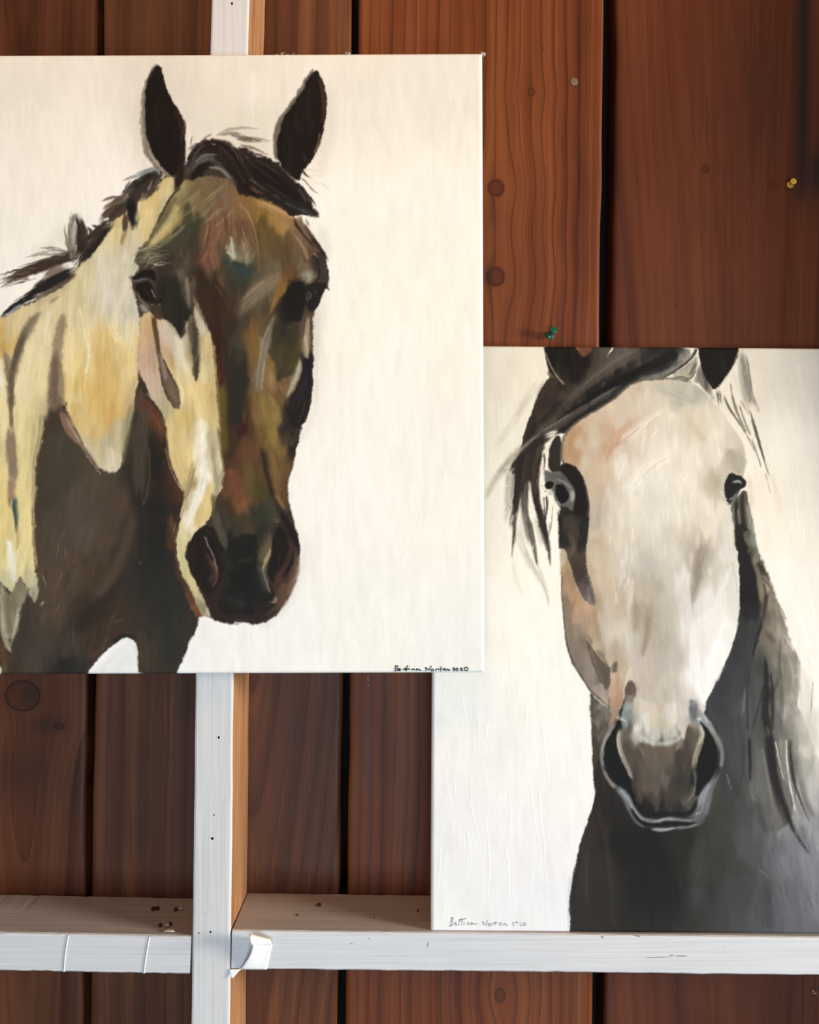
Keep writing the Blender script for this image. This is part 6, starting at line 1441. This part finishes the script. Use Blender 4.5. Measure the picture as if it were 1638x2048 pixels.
# ---------------------------------------------------------------- pins, nail, chips
def lathe(profile, seg=20):
    V, F = [], []
    for (r, h) in profile:
        for j in range(seg):
            t = 2 * math.pi * j / seg; V.append((r * math.cos(t), r * math.sin(t), h))
    for a in range(len(profile) - 1):
        for j in range(seg):
            k = (j + 1) % seg; F.append((a * seg + j, a * seg + k, (a + 1) * seg + k, (a + 1) * seg + j))
    F.append(tuple(range(seg - 1, -1, -1))); F.append(tuple((len(profile) - 1) * seg + j for j in range(seg)))
    return V, F
def glossy(name, col, trans=0.):
    k = NB(name); x, y, z = k.pos()
    c = k.mix(k.noise(k.n('ShaderNodeTexCoord').outputs['Object'], 500., 2.), col, tuple(v * .8 for v in col))
    k.b.inputs['Transmission Weight'].default_value = trans
    return k.out(c, .18, None, spec=.6)
M_STEEL = plain('pin_steel', (.42, .42, .44), .3, .5, 1.)
def push_pin(px, py, direction, mat, label, s=1.0):
    root = empty('push_pin', at(px, py, YW)); tag(root, label, 'push pin')
    root.rotation_euler = Vector(direction).to_track_quat('Z', 'Y').to_euler(); root.scale = (s, s, s)
    grip = [(.0046, .0), (.0050, .0005), (.0050, .0014), (.0044, .0020), (.0027, .0034), (.0024, .0060), (.0028, .0085), (.0040, .0098), (.0043, .0104), (.0043, .0112), (.0037, .0118), (.0012, .0121)]
    V, F = lathe([(r, h + .003) for r, h in grip]); mesh_obj('grip', V, F, mat, root, smooth=True)
    V, F = lathe([(.0002, -.004), (.0006, -.002), (.0006, .004)], 10); mesh_obj('needle', V, F, M_STEEL, root, smooth=True)
    return root
push_pin(1097, 675, (.30, -1, .52), glossy('green_plastic', (.004, .12, .075), .25), 'green plastic push pin above the right painting')
push_pin(1578, 372, (.02, -1, .10), glossy('yellow_plastic', (.62, .33, .055)), 'yellow push pin in the board near the right edge', .80)

V, F = lathe([(.0044, 0), (.0044, .0006), (.0040, .0012), (.0012, .0014)], 20)
nail = mesh_obj('nail_head', [(v[0], -v[2], v[1]) for v in V], F, plain('dull_nail', (.20, .16, .11), .55, .4, .6), planks[3])
nail.location = at(1148, 164, YW); nail['label'] = 'dull grey nail head'

def chip(px, py, y, w, h, seed, mat, parent, name='paint_chip', flat=False):
    rs = random.Random(seed); n = 9; c = at(px, py, y)
    V = [c + Vector((0, -.0014, 0)) if not flat else c + Vector((0, 0, .0012))]
    for r_, dz in ((.55, .0011), (1., .0)):
        for j in range(n):
            t = 2 * math.pi * j / n; q = r_ * rs.uniform(.45, 1.2)
            if flat: V.append(c + Vector((w * q * math.cos(t), h * q * math.sin(t), dz)))
            else: V.append(c + Vector((w * q * math.cos(t), -dz, h * q * math.sin(t))))
    F = [(0, 1 + (j + 1) % n, 1 + j) if not flat else (0, 1 + j, 1 + (j + 1) % n) for j in range(n)]
    for j in range(n):
        k = (j + 1) % n
        F.append((1 + j, 1 + k, 1 + n + k, 1 + n + j) if not flat else (1 + j, 1 + n + j, 1 + n + k, 1 + k))
    return mesh_obj(name, V, F, mat, parent)
M_CHIP = plain('chipped_white_paint', (.62, .55, .50), .7, .2)
M_BROWN = plain('bared_wood', (.075, .035, .022), .8, .2)
for q in ((71, 1794, 8, 3.2, 1, 0), (103, 1795, 4, 1.6, 1, 0), (127, 1795.5, 4.5, 1, 1, 0), (297, 1796, 3.5, 2, 1, 1), (625, 1790, 3, 2, 2, 2), (634, 1792, 4, 1.2, 2, 3), (737, 1371, 2, 2, 3, 4), (736, 1358, .9, 9, 3, 5), (332, 1775, 1.2, 1, 2, 6), (1629, 1986, 5, 2, 4, 7), (1626, 1982, 2, 3, 4, 9)):
    px, py, w, h, b, sd = q
    chip(px, py, YW - .0003, w * .00055, h * .00055, sd, M_CHIP, planks[b])
def on_top(px, py):                                # depth of the top face of a crosspiece seen at this pixel
    z = (at(200, 1869) if px < 420 else at(700, 1864)).z + .0002
    d = (ZC - z) / (py - 1024.) * FPX
    return d - DIST
for px, py, w, h, lg, mat, nm in ((352, 1818, 6, 5, ledge1, M_BROWN, 'bare_patch'), (362, 1817, 4, 4, ledge1, M_CHIP, 'paint_chip'), (312, 1816, 9, 6, ledge1, M_BROWN, 'bare_patch'), (320, 1850, 5, 5, ledge1, M_BROWN, 'bare_patch'), (334, 1850, 6, 4, ledge1, M_CHIP, 'paint_chip'), (341, 1847, 4, 4, ledge1, M_BROWN, 'bare_patch'), (340, 1862, 16, 4, ledge1, M_CHIP, 'paint_chip'),
                                  (637, 1810, 6, 5, ledge2, M_BROWN, 'bare_patch'), (595, 1831, 3, 3, ledge2, M_BROWN, 'bare_patch'), (836, 1821, 2, 3, ledge2, M_BROWN, 'bare_patch'), (748, 1836, 2, 2, ledge2, M_BROWN, 'bare_patch')):
    chip(px, py, on_top(px, py), w * .0005, h * .0011, int(px), mat, lg, nm, flat=True)

# nail holes in the white stud face, dark scuffs on the crosspiece front
M_HOLE = plain('dark_nail_hole', (.006, .006, .006), .9, .05)
def pit(px, py, rx, rz, parent, name='nail_hole', mat=None, rot=0.):
    n = 10; c = at(px, py, -.00012); V = [c]
    for j in range(n):
        t = 2 * math.pi * j / n; x = rx * .0005 * math.cos(t); z = rz * .0005 * math.sin(t)
        V.append(c + Vector((x * math.cos(rot) - z * math.sin(rot), 0, x * math.sin(rot) + z * math.cos(rot))))
    return mesh_obj(name, V, [(0, 1 + j, 1 + (j + 1) % n) for j in range(n)], mat or M_HOLE, parent)
for q in ((437.5, 1475, 2.2, 2.6), (424.5, 1677, 3., 2.6), (421, 1864, 1.8, 2.2), (464, 7, 2, 3), (428, 1630, 1, 2), (398, 1866, 2.4, 1)): pit(*q, stud1)
M_SCUFF = plain('grey_scuff', (.30, .28, .28), .7, .2)
for q in ((856, 1889, 1.2, 6, -.3), (738, 1877, 1.5, 1.5, 0), (703, 1887, 3, .8, 0), (1343, 1911, 5, 1.6, .1), (1316, 1915, 26, .9, .04), (1362, 1912, 14, 1.2, 0), (1277, 1871, 4, 3, -.8), (1205, 1874, 3, 2, 0)):
    pit(q[0], q[1], q[2], q[3], ledge2, 'scuff_mark', M_SCUFF, q[4])
# painted-over seams of the left crosspiece front
def seam(pts, w, parent):
    V, F = [], []
    for j, (x, y) in enumerate(pts):
        c = at(x, y, 0)
        V += [c + Vector((-w, -.0001, 0)), c + Vector((0, -.0011, 0)), c + Vector((w, -.0001, 0))]
        if j:
            k = len(V)
            F += [(k - 6, k - 3, k - 2, k - 5), (k - 5, k - 2, k - 1, k - 4)]
    return mesh_obj('paint_ridge', V, F, M_WHITE_H, parent)
seam([(137, 1870), (133, 1892), (130, 1915), (128, 1943)], .0012, ledge1)
seam([(299, 1873), (295, 1895), (291, 1920), (288, 1946)], .0012, ledge1)

# ---------------------------------------------------------------- torn white tape curling off the end of the crosspiece
M_TAPE = plain('white_paper_tape', (.86, .86, .87), .6, .3)
def sheet(name, rows, mat, parent, th=.0004):
    nr, nc = len(rows), len(rows[0]); V = [p for r in rows for p in r]; n = len(V)
    V += [p + Vector((0, th, 0)) for r in rows for p in r]
    F = []
    for a in range(nr - 1):
        for b in range(nc - 1):
            i = a * nc + b
            F.append((i, i + nc, i + nc + 1, i + 1)); F.append((n + i, n + i + 1, n + i + nc + 1, n + i + nc))
    ring = [b for b in range(nc)] + [a * nc + nc - 1 for a in range(1, nr)] + [(nr - 1) * nc + b for b in range(nc - 2, -1, -1)] + [a * nc for a in range(nr - 2, 0, -1)]
    for j in range(len(ring)):
        a, b = ring[j], ring[(j + 1) % len(ring)]; F.append((a, b, n + b, n + a))
    return mesh_obj(name, V, F, mat, parent, smooth=True)
tape = empty('torn_tape', at(500, 1940, 0)); tag(tape, 'torn white tape curling off the crosspiece beside the stud', 'tape')
base = Vector(tape.location)
rows = []
for a in range(13):
    f = a / 12.
    y = 1889 + f * 50
    xl = np.interp(y, [1889, 1905, 1917, 1930, 1937, 1939], [506, 502, 496, 487, 481, 478]); xr = np.interp(y, [1889, 1939], [545, 534])
    row = []
    for b in range(10):
        g = b / 9.
        lift = .013 * (1 - g) ** 2.2 * (1 - f) ** .8 + .0006 + .003 * (1 - f) ** 2
        row.append(at(xl + (xr - xl) * g, y, -lift) - base)
    rows.append(row)
sheet('flap', rows, M_TAPE, tape)
# the rolled-over top of the flap
rows = []
for a in range(14):
    t = a / 13. * math.pi * 1.15
    row = []
    for b in range(10):
        g = b / 9.
        cx = lerp(502, 544, g) + (1 - math.cos(t)) * -1.5
        r_ = lerp(11.5, 5.5, g)
        y = lerp(1879, 1884, g) + r_ * math.cos(t)
        lift = .013 * (1 - g) ** 2.2 + .0036 + r_ * .0005 * math.sin(t) * 1.1
        row.append(at(cx, y, -lift) - base)
    rows.append(row)
sheet('rolled_edge', rows, M_TAPE, tape)
rows = []
for a in range(8):
    f = a / 7.
    xl = lerp(457, 463, f); xr = lerp(482, 466, f ** .8)
    rows.append([at(xl + (xr - xl) * b / 5., lerp(1938.5, 1956, f) + (b % 2) * .6, -.0008 - .002 * f) - base for b in range(6)])
sheet('torn_corner', rows, M_TAPE, tape)
